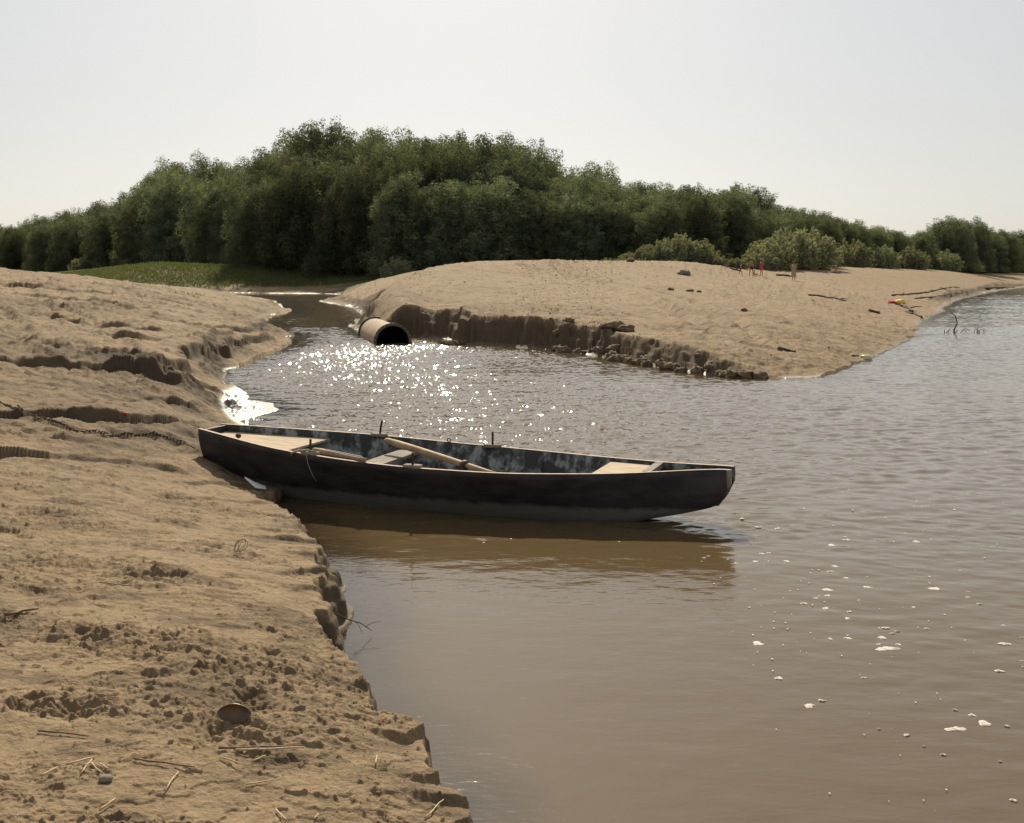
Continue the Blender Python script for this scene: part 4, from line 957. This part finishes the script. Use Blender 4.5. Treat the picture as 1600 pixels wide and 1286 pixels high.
def figure(loc, rz, hgt, pose, label, cloth, group='people on the beach', hair=M_hair, long_hair=False, slim=1.0):
    root = empty('person', loc, rz); tag(root, label, 'person', group); k = hgt / 1.7
    J = {}
    def j(n, p, r): J[n] = (tuple(c * k for c in p), r * k * slim)
    P = dict(pelvis=(0, 0, .92), waist=(0, 0, 1.04), chest=(0, .0, 1.24), neck0=(0, .0, 1.40), neck=(0, .01, 1.47), head0=(0, -.01, 1.53), head=(0, -.02, 1.60), head1=(0, -.005, 1.67),
             hipL=(-.09, 0, .88), hipR=(.09, 0, .88), kneeL=(-.10, -.02, .50), kneeR=(.10, -.02, .50), ankL=(-.10, .02, .09), ankR=(.10, .02, .09), toeL=(-.11, -.13, .035), toeR=(.11, -.13, .035),
             shL=(-.17, 0, 1.37), shR=(.17, 0, 1.37), elL=(-.22, .02, 1.10), elR=(.22, .02, 1.10), wrL=(-.23, -.04, .86), wrR=(.23, -.04, .86))
    P.update(pose)
    rad = dict(pelvis=.125, waist=.105, chest=.125, neck0=.07, neck=.048, head0=.066, head=.085, head1=.068, hipL=.085, hipR=.085, kneeL=.052, kneeR=.052, ankL=.034, ankR=.034, toeL=.03, toeR=.03, shL=.052, shR=.052, elL=.036, elR=.036, wrL=.026, wrR=.026)
    E = [('pelvis', 'waist'), ('waist', 'chest'), ('chest', 'neck0'), ('neck0', 'neck'), ('neck', 'head0'), ('head0', 'head'), ('head', 'head1'), ('pelvis', 'hipL'), ('pelvis', 'hipR'), ('hipL', 'kneeL'), ('hipR', 'kneeR'), ('kneeL', 'ankL'), ('kneeR', 'ankR'), ('ankL', 'toeL'), ('ankR', 'toeR'),
         ('neck0', 'shL'), ('neck0', 'shR'), ('shL', 'elL'), ('shR', 'elR'), ('elL', 'wrL'), ('elR', 'wrR')]
    for n in P: j(n, P[n], rad[n])
    for s in 'LR':                                     # palm, four fingers, thumb
        w = Vector(P['wr' + s]); d = (w - Vector(P['el' + s])).normalized(); sd = d.cross(Vector((1, 0, 0))).normalized() if abs(d.x) < .9 else Vector((0, 1, 0))
        pm = w + d * .05; j('palm' + s, pm, .026); E.append(('wr' + s, 'palm' + s))
        for q, (o_, ln) in enumerate(((-.027, .062), (-.009, .075), (.009, .07), (.027, .055))):
            a_ = pm + d * .04 + sd * o_; b_ = a_ + d * ln * .9 + Vector((0, -.012, 0))
            j(f'f{q}a{s}', a_, .009); j(f'f{q}b{s}', b_, .007); E += [('palm' + s, f'f{q}a{s}'), (f'f{q}a{s}', f'f{q}b{s}')]
        a_ = pm + sd * -.038 + d * .01; j('th' + s, a_, .010); j('thb' + s, a_ + d * .04 - sd * .012, .008); E += [('palm' + s, 'th' + s), ('th' + s, 'thb' + s)]
    b = skin_body(J, E, 'body', M_skin, root, 1)
    hd = Vector(P['head']) * k; nk = (Vector(P['head1']) - Vector(P['head0'])).normalized()
    fw = Vector((0, -1, 0)) if abs(nk.y) < .7 else Vector((0, 0, 1)); fw = (fw - nk * fw.dot(nk)).normalized(); sdv = fw.cross(nk)
    # face: nose, eyes, ears, mouth
    MB().blob(hd + fw * .092 * k * slim - nk * .015 * k, (.012 * k, .016 * k, .018 * k), 1, 0).build('nose', M_skin, root)
    mb = MB()
    for s_ in (-1, 1): mb.blob(hd + fw * .082 * k * slim + sdv * s_ * .032 * k + nk * .008 * k, (.009 * k, .006 * k, .006 * k), 1, 0)
    mb.build('eyes', M_hair, root)
    MB().blob(hd + fw * .082 * k * slim - nk * .05 * k, (.02 * k, .006 * k, .006 * k), 1, 0).build('mouth', M_red, root)
    mb = MB(); mb.blob(hd - fw * .022 * k + nk * .028 * k, (.098 * k, .098 * k, .088 * k), 3, .04, 1)
    if long_hair: mb.blob(hd - fw * .06 * k - nk * .09 * k, (.08 * k, .05 * k, .13 * k), 2, .05, 2)
    mb.build('hair', hair, root)
    for kind_, m_, args in cloth:
        mb = MB()
        def el(z0, z1, w0, w1, dpt=.72, n=20, cx=0.0, cy=0.0, flare=0.0, rows=7):
            mb.grid([[Vector((cx + (w0 + (w1 - w0) * t + flare * math.sin(3 * a_ + t) * t) * math.cos(a_), cy + dpt * (w0 + (w1 - w0) * t) * math.sin(a_), z0 + (z1 - z0) * t)) * k for a_ in [2 * math.pi * q / n for q in range(n + 1)]] for t in [i / rows for i in range(rows + 1)]])
        if kind_ == 'trunks': el(1.0, .82, .150, .17, .85); 
        if kind_ == 'trunks':
            for s_ in (-1, 1): el(.86, .70, .098, .092, 1.0, cx=.085 * s_)
        if kind_ == 'swimsuit': el(1.36, 1.0, .125, .135, .86); el(1.0, .84, .135, .165, .9)
        if kind_ == 'skirt': el(1.0, .74, .15, .22, .85, flare=.012)
        if kind_ == 'dress': el(1.42, 1.02, .15, .16, .85); el(1.02, .34, .17, .25, .8, flare=.02)
        if kind_ == 'dress':
            for s_ in (-1, 1): mb.tube([Vector((s_ * .13, 0, 1.39)) * k, Vector((s_ * .20, .01, 1.28)) * k, Vector((s_ * .225, .015, 1.18)) * k], [.07 * k, .062 * k, .058 * k], 10, cap=False)
        o = mb.build(kind_, m_, root)
    return root
p = hit(1157, 430, 60); S_ = F / p.y
figure(p, R(60), 19 / F * p.y, dict(kneeL=(-.08, -.16, .50), ankL=(-.08, -.22, .10), toeL=(-.08, -.36, .04), kneeR=(.08, .10, .48), ankR=(.08, .30, .10), toeR=(.08, .2, .03), neck0=(0, -.10, 1.38), neck=(0, -.14, 1.44), head0=(0, -.18, 1.49), head=(0, -.20, 1.56), head1=(0, -.19, 1.63), chest=(0, -.06, 1.24), shL=(-.16, -.10, 1.35), shR=(.16, -.10, 1.35), elL=(-.2, -.15, 1.1), elR=(.2, .02, 1.1), wrL=(-.2, -.3, .95), wrR=(.2, .06, .88)),
       'small child in bare skin and trunks walking across the sand, leftmost of the group', [('trunks', M_olive, 0)], slim=1.05)
p = hit(1174, 432.5, 60)
figure(p, R(20), 28 / F * p.y, dict(hipL=(-.1, 0, .88), kneeL=(-.18, -.04, .5), ankL=(-.22, .04, .09), toeL=(-.26, -.1, .035), kneeR=(.16, -.02, .5), ankR=(.2, .04, .09), toeR=(.24, -.1, .035), elR=(.3, .08, 1.12), wrR=(.17, -.06, .98), elL=(-.22, .0, 1.1), wrL=(-.2, -.1, .9)),
       'slim dark-haired youth in dark swimming trunks standing with legs apart beside the seated child', [('trunks', M_dark, 0)])
p = hit(1190, 432.0, 60)
figure(p, R(-35), 26 / F * p.y, dict(kneeR=(.10, -.14, .52), ankR=(.10, .06, .12), toeR=(.11, -.08, .05), elL=(-.26, .1, 1.14), wrL=(-.12, -.08, 1.06), elR=(.2, -.05, 1.12), wrR=(.1, -.18, 1.1)),
       'girl in a pink-red swimsuit with a short skirt standing right of the youth', [('swimsuit', M_red, 0), ('skirt', M_red, 0)], long_hair=True)
p = hit(1240, 439, 60)
figure(p, R(-20), 30 / F * p.y, dict(elL=(-.26, -.08, 1.14), wrL=(-.1, -.22, 1.08), elR=(.24, .02, 1.1), wrR=(.2, -.12, .92)),
       'woman in a long pale patterned dress standing alone, right of the swimmers', [('dress', M_dress, 0)])
def rot_pose(d, M, dz):
    return {n: tuple(M @ (Vector(p) - Vector((0, 0, .92))) + Vector((0, 0, dz))) for n, p in d.items()}
sit = dict(pelvis=(0, 0, .12), waist=(0, .06, .23), chest=(0, .10, .42), neck0=(0, .06, .57), neck=(0, .04, .63), head0=(0, .02, .69), head=(0, .0, .76), head1=(0, .01, .83), hipL=(-.09, -.03, .12), hipR=(.09, -.03, .12), kneeL=(-.14, -.40, .34), kneeR=(.14, -.42, .28), ankL=(-.10, -.72, .07), ankR=(.12, -.76, .07), toeL=(-.12, -.86, .06), toeR=(.13, -.90, .06),
           shL=(-.17, .06, .54), shR=(.17, .06, .54), elL=(-.24, .22, .30), elR=(.22, -.14, .36), wrL=(-.26, .3, .06), wrR=(.16, -.34, .33))
p = hit(1179, 431.5, 60)
figure(p, R(75), .62 * 1.7 * .95, sit, 'small child sitting on the sand with legs stretched out, between the two standing swimmers', [])
lie = rot_pose(dict(pelvis=(0, 0, .92), waist=(0, 0, 1.04), chest=(0, .0, 1.24), neck0=(0, .0, 1.40), neck=(0, .01, 1.47), head0=(0, -.01, 1.53), head=(0, -.02, 1.60), head1=(0, -.005, 1.67), hipL=(-.09, 0, .88), hipR=(.09, 0, .88), kneeL=(-.10, -.02, .50), kneeR=(.10, -.02, .50), ankL=(-.10, .02, .09), ankR=(.10, .02, .09), toeL=(-.11, -.10, .035), toeR=(.11, -.10, .035),
               shL=(-.17, 0, 1.37), shR=(.17, 0, 1.37), elL=(-.3, .02, 1.2), elR=(.3, .02, 1.2), wrL=(-.33, -.04, 1.42), wrR=(.33, -.04, 1.42)), Matrix.Rotation(R(90), 3, 'X'), .13)
p = Vector((*WY(1303, 116), 0)); p.z = g1(p.x, p.y); print('bathers at py', HY + F * (H - p.z) / p.y)
figure(p + Vector((-.2, -.4, 0)), R(80), 1.6, lie, 'person lying on a blue towel on the beach, in front of the fair-haired sitter', [])
tw = MB().box((0, 0, .02), (.8, 1.9, .02), bev=.006).build('towel', M_bluec); tw.location = p + Vector((-.2, -.4, .0)); tw.rotation_euler = (0, 0, R(80)); tag(tw, 'bright blue towel spread under the lying sunbather', 'towel')
figure(p + Vector((.35, .5, 0)), R(-60), 1.6, sit, 'fair-haired person sitting on the sand behind the lying sunbather', [], hair=M_hairb, long_hair=True)

# ------------------------------------------------------------------ small things
def stick(a, b, r, m_, name, label, cat, group=None, lift=.4, bend=.02, zoff=0):
    A_ = hit(*a); B_ = hit(*b); rn = random.Random(hash(label) % 999 if False else int(a[0] * 7 + a[1]))
    pts = []
    L_ = (B_ - A_).length
    zs = [g1(*(A_.lerp(B_, t).xy)) for t in (0, .25, .5, .75, 1)]
    z0 = max(zs[0], zs[2] - .01) + r; z1 = max(zs[4], zs[2] - .01) + r
    for i, t in enumerate((0, .25, .5, .75, 1)):
        q = A_.lerp(B_, t); pts.append(Vector((q.x + rn.uniform(-1, 1) * bend * L_, q.y + rn.uniform(-1, 1) * bend * L_, z0 + (z1 - z0) * t + .004)))
    o = MB().tube(pts, [r, r * .95, r * .9, r * .85, r * .6], 7).build(name, m_)
    return tag(o, label, cat, group)
z_ = lambda x, y: (x / 3.2, y / 3.2 + 1060)
ST = [((1100, 360), (1510, 372), .0042, M_stalk, 'long dark reed stalk lying below the mussel shell'), ((1175, 376), (1525, 383), .0042, M_straw, 'long pale reed lying against the dark stalk below the shell'), ((1100, 403), (1222, 446), .0028, M_straw, 'short pale straw slanting just under the pair of long reeds'), ((1258, 428), (1330, 394), .0025, M_straw, 'short pale straw tilted up to the right under the reeds'),
      ((330, 443), (465, 405), .0035, M_straw, 'pale straw forming the roof of the little straw group at lower left'), ((400, 490), (460, 412), .0028, M_straw, 'straw leaning down-left in the lower-left straw group'), ((452, 438), (512, 488), .003, M_straw, 'straw pointing at the round pebble at lower left'), ((210, 498), (290, 452), .003, M_straw, 'leftmost straw of the lower-left group'), ((500, 436), (548, 466), .003, M_straw, 'tiny bright straw right of the lower-left group'),
      ((665, 415), (980, 458), .0035, M_stalk, 'long thin dark twig lying in the middle of the lower sand'), ((820, 577), (893, 476), .003, M_straw, 'pale bent straw below the long thin twig'), ((497, 672), (577, 618), .004, M_straw, 'thick pale straw near the bottom left'), ((1230, 540), (1357, 520), .003, M_straw, 'pale straw lower right of the reeds'), ((1380, 668), (1435, 723), .003, M_straw, 'straw cut by the bottom edge, right of the middle'),
      ((195, 272), (440, 298), .0035, M_stalk, 'half-buried dark twig at the far left above the straws'), ((1572, 715), (1592, 690), .003, M_straw, 'tiny straw at the bottom edge nearest the water')]
for a, b, r, m_, lb in ST: stick(z_(*a), z_(*b), r, m_, 'reed_stalk' if m_ is M_straw else 'twig', lb, 'straw' if m_ is M_straw else 'twig', 'straws on the sand')
stick((8, 967), (61, 956), .008, M_stalk, 'stick', 'short dark stick on the sand by the left edge', 'stick', bend=.05)
stick((665, 1281), (693, 1253), .003, M_straw, 'reed_stalk', 'pale straw on the bank edge at the very bottom', 'straw', 'straws on the sand')
stick((587, 1200), (589, 1184), .003, M_straw, 'reed_stalk', 'small upright-looking straw inland of the crumbling edge', 'straw', 'straws on the sand')
stick((155, 912), (205, 918), .003, M_stalk, 'twig', 'thin dark twig among the footprints at left centre', 'twig', 'straws on the sand')
# mussel shell: two thin cupped valves, one upright
def shell():
    c = hit(362, 1131); root = empty('mussel_shell', c, R(4)); tag(root, 'open brown mussel shell standing on the wet sand in the foreground', 'shell')
    ms = bpy.data.materials.new('shell_horn'); ms = nmat('shell_horn', (.05, .045, .035), (.16, .075, .025), 14, .35, .5, .2, c3=(.10, .05, .02))
    mn = nmat('mother_of_pearl', (.26, .25, .23), (.35, .31, .26), 14, .3, .5, .1)
    def valve(nm, tilt, m_, off):
        mb = MB(); P = []
        for i in range(13):
            u = i / 12; row = []
            for k in range(29):
                a = 2 * math.pi * k / 28
                rx = .066 * (1 + .10 * math.cos(a)); ry = .036 * (1 - .22 * math.cos(a) ** 2 + .1 * math.cos(a))
                row.append(Vector((rx * u * math.cos(a), .019 * (1 - u * u) ** .8, .036 + ry * u * math.sin(a) - .004 * u * math.cos(a))))
            P.append(row)
        mb.grid(P); bmesh.ops.remove_doubles(mb.bm, verts=mb.bm.verts, dist=1e-5)
        bmesh.ops.transform(mb.bm, matrix=Matrix.Translation((0, off, 0)) @ Matrix.Rotation(tilt, 4, 'X'), verts=mb.bm.verts)
        o = mb.build(nm, m_, root); md = o.modifiers.new('solid', 'SOLIDIFY'); md.thickness = .0022
    valve('valve', R(-28), ms, .0); valve('valve', R(215), mn, .03)
shell()
o = MB().blob((0, 0, .008), (.022, .02, .012), 3, .08, 3).build('pebble', M_stone); o.location = hit(165, 1221); tag(o, 'small round dark pebble beside the lower-left straws', 'pebble')
# wire coil
c = hit(375, 866); mb = MB(); pts = []
for i in range(60):
    a = i * .42; r = .028 + .01 * math.sin(i * .23); pts.append((c.x + .02 * math.sin(i * .1) + r * math.cos(a) * (1.0 + .3 * math.sin(i * .11)), c.y + r * math.sin(a) * .7 + .01 * math.cos(i * .2), g1(c.x, c.y) + .045 + .035 * math.sin(a + .5)))
tag(mb.tube(pts, .0016, 5).build('wire_coil', M_iron), 'loose coil of thin rusty wire on the sand', 'wire')
# twig sticking out over the water
c = W0(545, 968, .12); e = W0(581, 984, .03); mb = MB()
mb.tube([(c[0] - .12, c[1], .17), (c[0], c[1], .12), ((c[0] + e[0]) / 2, (c[1] + e[1]) / 2, .085), (e[0], e[1], .025)], [.004, .0035, .003, .002], 6)
mx_, my_ = (c[0] * .55 + e[0] * .45), (c[1] * .55 + e[1] * .45)
mb.tube([(mx_ - .03, my_, .10), (mx_ + .0, my_ - .03, .085), (mx_ + .03, my_ - .08, .05)], [.002, .0018, .0012], 5)
mb.tube([(mx_ + .04, my_ - .01, .07), (mx_ + .08, my_ + .03, .08), (mx_ + .13, my_ + .04, .085)], [.002, .0018, .0012], 5)
tag(mb.build('twig', M_drift), 'bare forked twig poking out of the bank edge over the water', 'twig')
# small litter
c = hit(196, 650); o = MB().blob((0, 0, .01), (.03, .02, .012), 2, .2, 5).build('wrapper', M_red); o.location = c; tag(o, 'tiny crumpled red wrapper on the bank left of the bow', 'wrapper')
c = W0(404, 762, .14); o = MB().grid([[Vector((-.13, .02, .09)), Vector((-.04, .01, .05)), Vector((.06, 0, .012))], [Vector((-.12, .03, .085)), Vector((-.02, -.03, .0)), Vector((.07, -.03, -.01))]])
mb = MB(); mb.grid([[Vector((-.14, .02, .10)), Vector((-.04, .01, .05)), Vector((.07, 0, .012))], [Vector((-.13, .0, .085)), Vector((-.02, -.04, .0)), Vector((.085, -.05, -.01))]])
o = mb.build('plastic_scrap', M_plas); o.location = (c[0], c[1], g1(*c) + .03 if g1(*c) > 0 else .05); md = o.modifiers.new('solid', 'SOLIDIFY'); md.thickness = .003
tag(o, 'torn white plastic scrap lodged between the hull and the bank', 'plastic scrap')
c = Vector((*W0(1353, 562), 0)); bt = empty('bottle', c + Vector((0, 0, .03)), R(25)); tag(bt, 'pale plastic canister floating at the water edge of the right beach', 'canister')
MB().tube([(-.16, 0, 0), (-.15, 0, 0), (.10, 0, 0.01), (.15, 0, .02), (.17, 0, .022)], [.06, .09, .09, .06, .03], 12).build('body', M_plasy, bt); MB().tube([(.17, 0, .022), (.21, 0, .025)], [.032, .032], 10).build('cap', M_plas, bt)
c = hit(1405, 476, 40); mb = MB(); mb.blob((0, 0, .12), (.45, .3, .18), 3, .18, 4, flat=0); o = mb.build('clothes_heap', M_yel); o.location = c; tag(o, 'heap of yellow clothes dropped on the right beach', 'clothes')
mb = MB(); mb.blob((0, 0, .1), (.32, .25, .14), 3, .18, 9, flat=0); o = mb.build('clothes_heap', M_red); o.location = c + Vector((-.55, -.2, 0)); tag(o, 'dark red garment beside the yellow clothes on the right beach', 'clothes')
def branch(pts, r, label, name='driftwood_branch', twigs=5, seed=1, water=False, ymin=20, Y=None):
    rn = random.Random(seed); Q = []
    for px, py in pts:
        q = Vector((*WY(px, Y), 0)) if Y else hit(px, py, ymin) if not water else Vector((*W0(px, py), .02)); Q.append(q + Vector((0, 0, r * .7)))
    P = []
    for i in range(len(Q) - 1):
        for t in (0, .34, .67): P.append(Q[i].lerp(Q[i + 1], t) + Vector((rn.uniform(-1, 1) * r, rn.uniform(-1, 1) * r, rn.uniform(0, 1) * r)))
    P.append(Q[-1]); mb = MB(); n = len(P)
    for q in P: q.z = g1(q.x, q.y) + r * .5
    mb.tube(P, [r * (1 - .6 * i / n) for i in range(n)], 8)
    for k in range(twigs):
        i = rn.randrange(1, n - 1); L_ = (Q[-1] - Q[0]).length * .22
        d = Vector((rn.uniform(-1, 1), rn.uniform(-.7, .7), rn.uniform(-.02, .10))).normalized() * min(L_, r * rn.uniform(4, 9))
        mb.tube([P[i], P[i] + d * .5 + Vector((0, 0, .3 * r)), P[i] + d], [r * .4, r * .3, r * .12], 5)
    return tag(mb.build(name, M_drift), label, 'driftwood', 'driftwood on the right beach')
branch([(1262, 462), (1285, 464), (1310, 468), (1322, 471)], .07, 'long dark driftwood branch below the sunbathers', seed=2, twigs=8)
branch([(1395, 463), (1430, 460), (1460, 455), (1500, 450)], .08, 'longest dark drift line of branches, upper one near the far waterline', seed=3, twigs=40)
branch([(1430, 468), (1470, 463), (1510, 457)], .055, 'second dark drift line, just below the longest one', seed=4, twigs=26)
branch([(1408, 479), (1420, 483), (1432, 492), (1440, 498)], .11, 'dark branch running from the yellow clothes down to the water', seed=5, twigs=6)
branch([(1540, 452), (1565, 450), (1585, 449)], .15, 'dark log at the far waterline near the right edge', seed=6, twigs=3)
branch([(1218, 547), (1230, 549), (1243, 551)], .05, 'short dark wood chunk on the sand above the beach tip', seed=7, twigs=7)
branch([(1360, 488), (1374, 490)], .09, 'small dark log in the middle of the right beach', seed=8, twigs=2)
branch([(1140, 411), (1158, 413)], .10, 'small dark branch at the crest shrubs behind the child', seed=9, twigs=3, Y=99)
branch([(1213, 424), (1228, 426), (1236, 428)], .12, 'low driftwood tangle just left of the woman in the long dress', seed=10, twigs=9, Y=100)
branch([(1332, 557), (1342, 557)], .03, 'small dark driftwood by the waterline behind the canister', seed=12, twigs=3)
c = Vector((*W0(1490, 520), 0)); mb = MB()
mb.tube([(c.x, c.y, -.2), (c.x + .02, c.y, .12), (c.x + .14, c.y, .35), (c.x + .08, c.y, .62), (c.x - .12, c.y, .78)], [.03, .028, .022, .018, .01], 6)
rn = random.Random(4)
for k in range(12):
    x0 = c.x + rn.uniform(-.4, 1.1); a = rn.uniform(0, 3.1); l = rn.uniform(.1, .3)
    mb.tube([(x0, c.y + rn.uniform(-.3, .3), -.05), (x0 + l * .5 * math.cos(a), c.y + rn.uniform(-.3, .3), l * .6), (x0 + l * math.cos(a), c.y + rn.uniform(-.3, .3), l * abs(math.sin(a)))], [.016, .012, .006], 5)
tag(mb.build('snag', M_drift), 'curved twiggy snag sticking out of the river at right', 'snag')
def rock(px, py, s, label, seed, ymin=20):
    c = hit(px, py, ymin); o = MB().blob((0, 0, s[2] * .5), s, 3, .16, seed, 1.6).build('rock', M_clod if s[0] < .35 else M_stone); o.location = c; tag(o, label, 'rock', 'stones on the sandbar')
rock(1069, 430, (.42, .3, .26), 'grey block of stone on the sandbar left of the child', 1); rock(1076, 430.5, (.14, .12, .1), 'small stone just right of the grey block', 2)
rock(1048, 454, (.15, .13, .08), 'left dark lump in the middle of the sandbar', 3); rock(1079, 456, (.2, .13, .09), 'pair-forming dark lump in the middle of the sandbar', 4); rock(1092, 457, (.13, .12, .07), 'right dark lump in the middle of the sandbar', 5)
rock(985, 409, (.3, .3, .18), 'stone on the sandbar crest at the left end of the shrubs', 6, 60); rock(1163, 487, (.13, .1, .06), 'dark lump on the slope below the swimmers', 7)
# clods of mud fallen at the foot of the bluff
rn = random.Random(3)
CP = [(700, 536), (712, 538), (868, 546), (884, 548), (905, 551), (925, 553), (938, 556), (952, 559), (965, 561), (980, 564), (1000, 567), (1015, 570), (1030, 573), (1045, 576), (1062, 578), (1085, 581), (1105, 583), (1125, 585), (1145, 587), (1165, 588), (1185, 589)]
for i, (px, py) in enumerate(CP):
    for q in range(2):
        x, y = W0(px + rn.uniform(-9, 9), py + 2 - rn.uniform(0, 3) * (1 + q)); y -= .15; s = rn.uniform(.06, .17)
        o = MB().blob((0, 0, s * .2), (s * 1.3, s, s * .8), 3, .26, i * 3 + q, 3.3).build('mud_clod', M_clod); o.location = (x, y, max(g1(x, y), 0)); o.rotation_euler = (0, 0, rn.uniform(0, 6))
        tag(o, 'dark lump of fallen mud at the waterline under the sandbar bluff, one of many', 'mud clod', 'mud clods under the sandbar bluff')
for i, (px, py, s, lb) in enumerate([(960, 517, .30, 'big dark lump of earth on the bluff edge, left one of two'), (978, 518, .24, 'big dark lump of earth on the bluff edge, right one of two')]):
    c = hit(px, py, 26); o = MB().blob((0, 0, s * .2), (s * 1.1, s * .8, s * .5), 4, .17, 50 + i, 2.2).build('mud_clod', M_clod); o.location = c; tag(o, lb, 'mud clod')
# loose crumbs of mud all over the sand
def crumbs():
    rng = np.random.default_rng(21); n = 60000
    px = rng.uniform(-60, 1500, n); t = rng.random(n); py = np.where(px < 740, 1300 - (1300 - 445) * t ** .9, 600 - 180 * t)
    Y = F * (H - .4) / np.maximum(py - HY, 8); far = px > 640
    Y = np.where(far, 24 + 80 * rng.random(n) ** 1.3, Y); x = (px - CX) / F * Y
    z = ground(x, Y); m = fbm(x / (.12 * Y), Y / (.09 * Y), 150, 3) + .8 * fbm(x / (.03 * Y), Y / (.03 * Y), 151, 2)
    keep = (z > .05) & (rng.random(n) < ss(-.25, .8, m) + .06)
    x, Y, z = x[keep], Y[keep], z[keep]; n = len(x)
    s_ = np.minimum((.00055 * Y + .0012) * rng.lognormal(0, .45, n), .0012 * Y + .004)
    base = np.array([(1, 0, 0), (.3, .95, 0), (-.8, .6, 0), (-.8, -.6, 0), (.3, -.95, 0), (.1, .1, .55)])
    a = rng.uniform(0, 6.28, n); ca, sa = np.cos(a)[:, None], np.sin(a)[:, None]
    B_ = base[None] * (1 + .35 * rng.normal(size=(n, 6, 1))) * s_[:, None, None]
    V = np.stack([x[:, None] + B_[:, :, 0] * ca - B_[:, :, 1] * sa, Y[:, None] + B_[:, :, 0] * sa + B_[:, :, 1] * ca, z[:, None] - .15 * s_[:, None] + np.abs(B_[:, :, 2])], -1).reshape(-1, 3)
    tri = np.array([(0, 1, 5), (1, 2, 5), (2, 3, 5), (3, 4, 5), (4, 0, 5)]); Fc = (np.arange(n)[:, None, None] * 6 + tri[None]).reshape(-1, 3)
    return np_mesh('mud_crumbs', V, Fc, [M_crumb], smooth=False)
M_crumb = nmat('crumbled_mud', (.13, .092, .056), (.26, .19, .12), 1.7, .95, .1, .2)
tag(link(bpy.data.objects.new('mud_crumbs', crumbs())), 'loose crumbs of dry mud strewn over the sand', 'crumbs', kind='stuff')
# foam on the water
FO = [(330, 543, 50), (415, 687, 42), (542, 801, 45), (593, 779, 30), (863, 565, 100), (842, 519, 38), (1266, 873, 58), (1148, 897, 80), (943, 922, 30), (1350, 545, 45), (1328, 657, 36), (1386, 1192, 30), (1215, 840, 32), (1358, 885, 24), (616, 322, 52), (617, 346, 28), (782, 311, 38), (1060, 318, 64), (649, 225, 44), (634, 137, 34), (983, 122, 30),
      (448, 204, 34), (320, 205, 26), (610, 398, 30), (700, 440, 28), (708, 412, 24), (747, 366, 28), (694, 273, 24), (629, 246, 28), (695, 115, 28), (857, 479, 30), (884, 502, 26), (904, 493, 22), (910, 548, 26), (701, 522, 32), (627, 525, 26), (830, 547, 24), (569, 357, 24), (520, 378, 26), (1199, 330, 22), (973, 394, 22), (1245, 380, 22), (1346, 470, 24),
      (1015, 969, 16), (1097, 1003, 22), (768, 686, 22), (1145, 818, 16), (828, 897, 14), (1332, 1031, 16), (1422, 519, 20), (1420, 616, 20), (330, 62, 26), (411, 68, 22), (263, 27, 22), (1197, 353, 22), (1187, 531, 20), (1027, 482, 18), (107, 190, 16), (125, 183, 14), (205, 196, 14), (240, 212, 20), (345, 173, 24), (375, 170, 18)]
FL = {0: 'solitary foam patch in the open water below the boat stern', 1: 'solitary foam patch left of the lower foam pair', 2: 'kidney-shaped foam patch, the larger of a close pair', 4: 'longest foam streak, with small flecks just above it', 6: 'round foam patch, right one of the two largest near the lower right', 7: 'long foam patch, left one of the two largest near the lower right', 9: 'oval foam patch by the right edge level with the long streak', 11: 'foam patch nearest the bottom right corner', 17: 'thin long foam streak far right of the boat stern'}
def foam(px, py, wpx, seed):
    rn = random.Random(seed); x, y = W0(px, py); w = wpx / F * y; d_ = w * rn.uniform(.55, .9) * (1.0 if wpx < 22 else .85)
    bm = MB(); n = 22; P = []
    ph = [rn.uniform(0, 6) for _ in range(4)]
    for i in range(6):
        t = i / 5; row = []
        for k in range(n + 1):
            a = 2 * math.pi * k / n; r = 1 + .22 * math.sin(2 * a + ph[0]) + .14 * math.sin(3 * a + ph[1]) + .08 * math.sin(5 * a + ph[2]) + .05 * math.sin(8 * a + ph[3])
            row.append(Vector((w * .5 * r * t * math.cos(a), d_ * .5 * r * t * math.sin(a), -.001 + .0045 * math.sqrt(max(0, 1 - t ** 3)) * (1 + .3 * math.sin(9 * a * t + ph[1])))))
        P.append(row)
    bm.grid(P); bmesh.ops.remove_doubles(bm.bm, verts=bm.bm.verts, dist=1e-6)
    o = bm.build('foam_patch', M_foam); o.location = (x, y, 0); return o
for i, (zx, zy, w) in enumerate(FO):
    o = foam(zx / 2.646 + 1060, zy / 2.646 + 800, w / 2.646, i)
    tag(o, FL.get(i, 'small foam fleck floating on the open water right of the boat, one of many alike'), 'foam', 'foam patches on the river')
def specks():
    rng = np.random.default_rng(9); V = []; Fc = []
    for k in range(190):
        px = rng.uniform(700, 1640) if k % 3 else rng.uniform(1150, 1500); py = rng.uniform(640, 1280) if k % 2 else rng.uniform(760, 1050)
        if py > 850 and px < 1080 + (py - 850) * .25: continue
        if 650 < py < 840 and px < 1180: continue
        x, y = W0(px, py); s = rng.uniform(.4, 1.2) / F * y; b = len(V)
        for a in range(6): V.append((x + s * math.cos(a * 1.047) * 1.4, y + s * math.sin(a * 1.047) * 2.2, .004))
        Fc.append((b, b + 1, b + 2, b + 3)); Fc.append((b, b + 3, b + 4, b + 5))
    return np_mesh('foam_specks', V, Fc, [M_foam])
tag(link(bpy.data.objects.new('foam_specks', specks())), 'tiny foam flecks scattered over the open river', 'foam', kind='stuff')
print('done', round(time.time() - T0, 1))
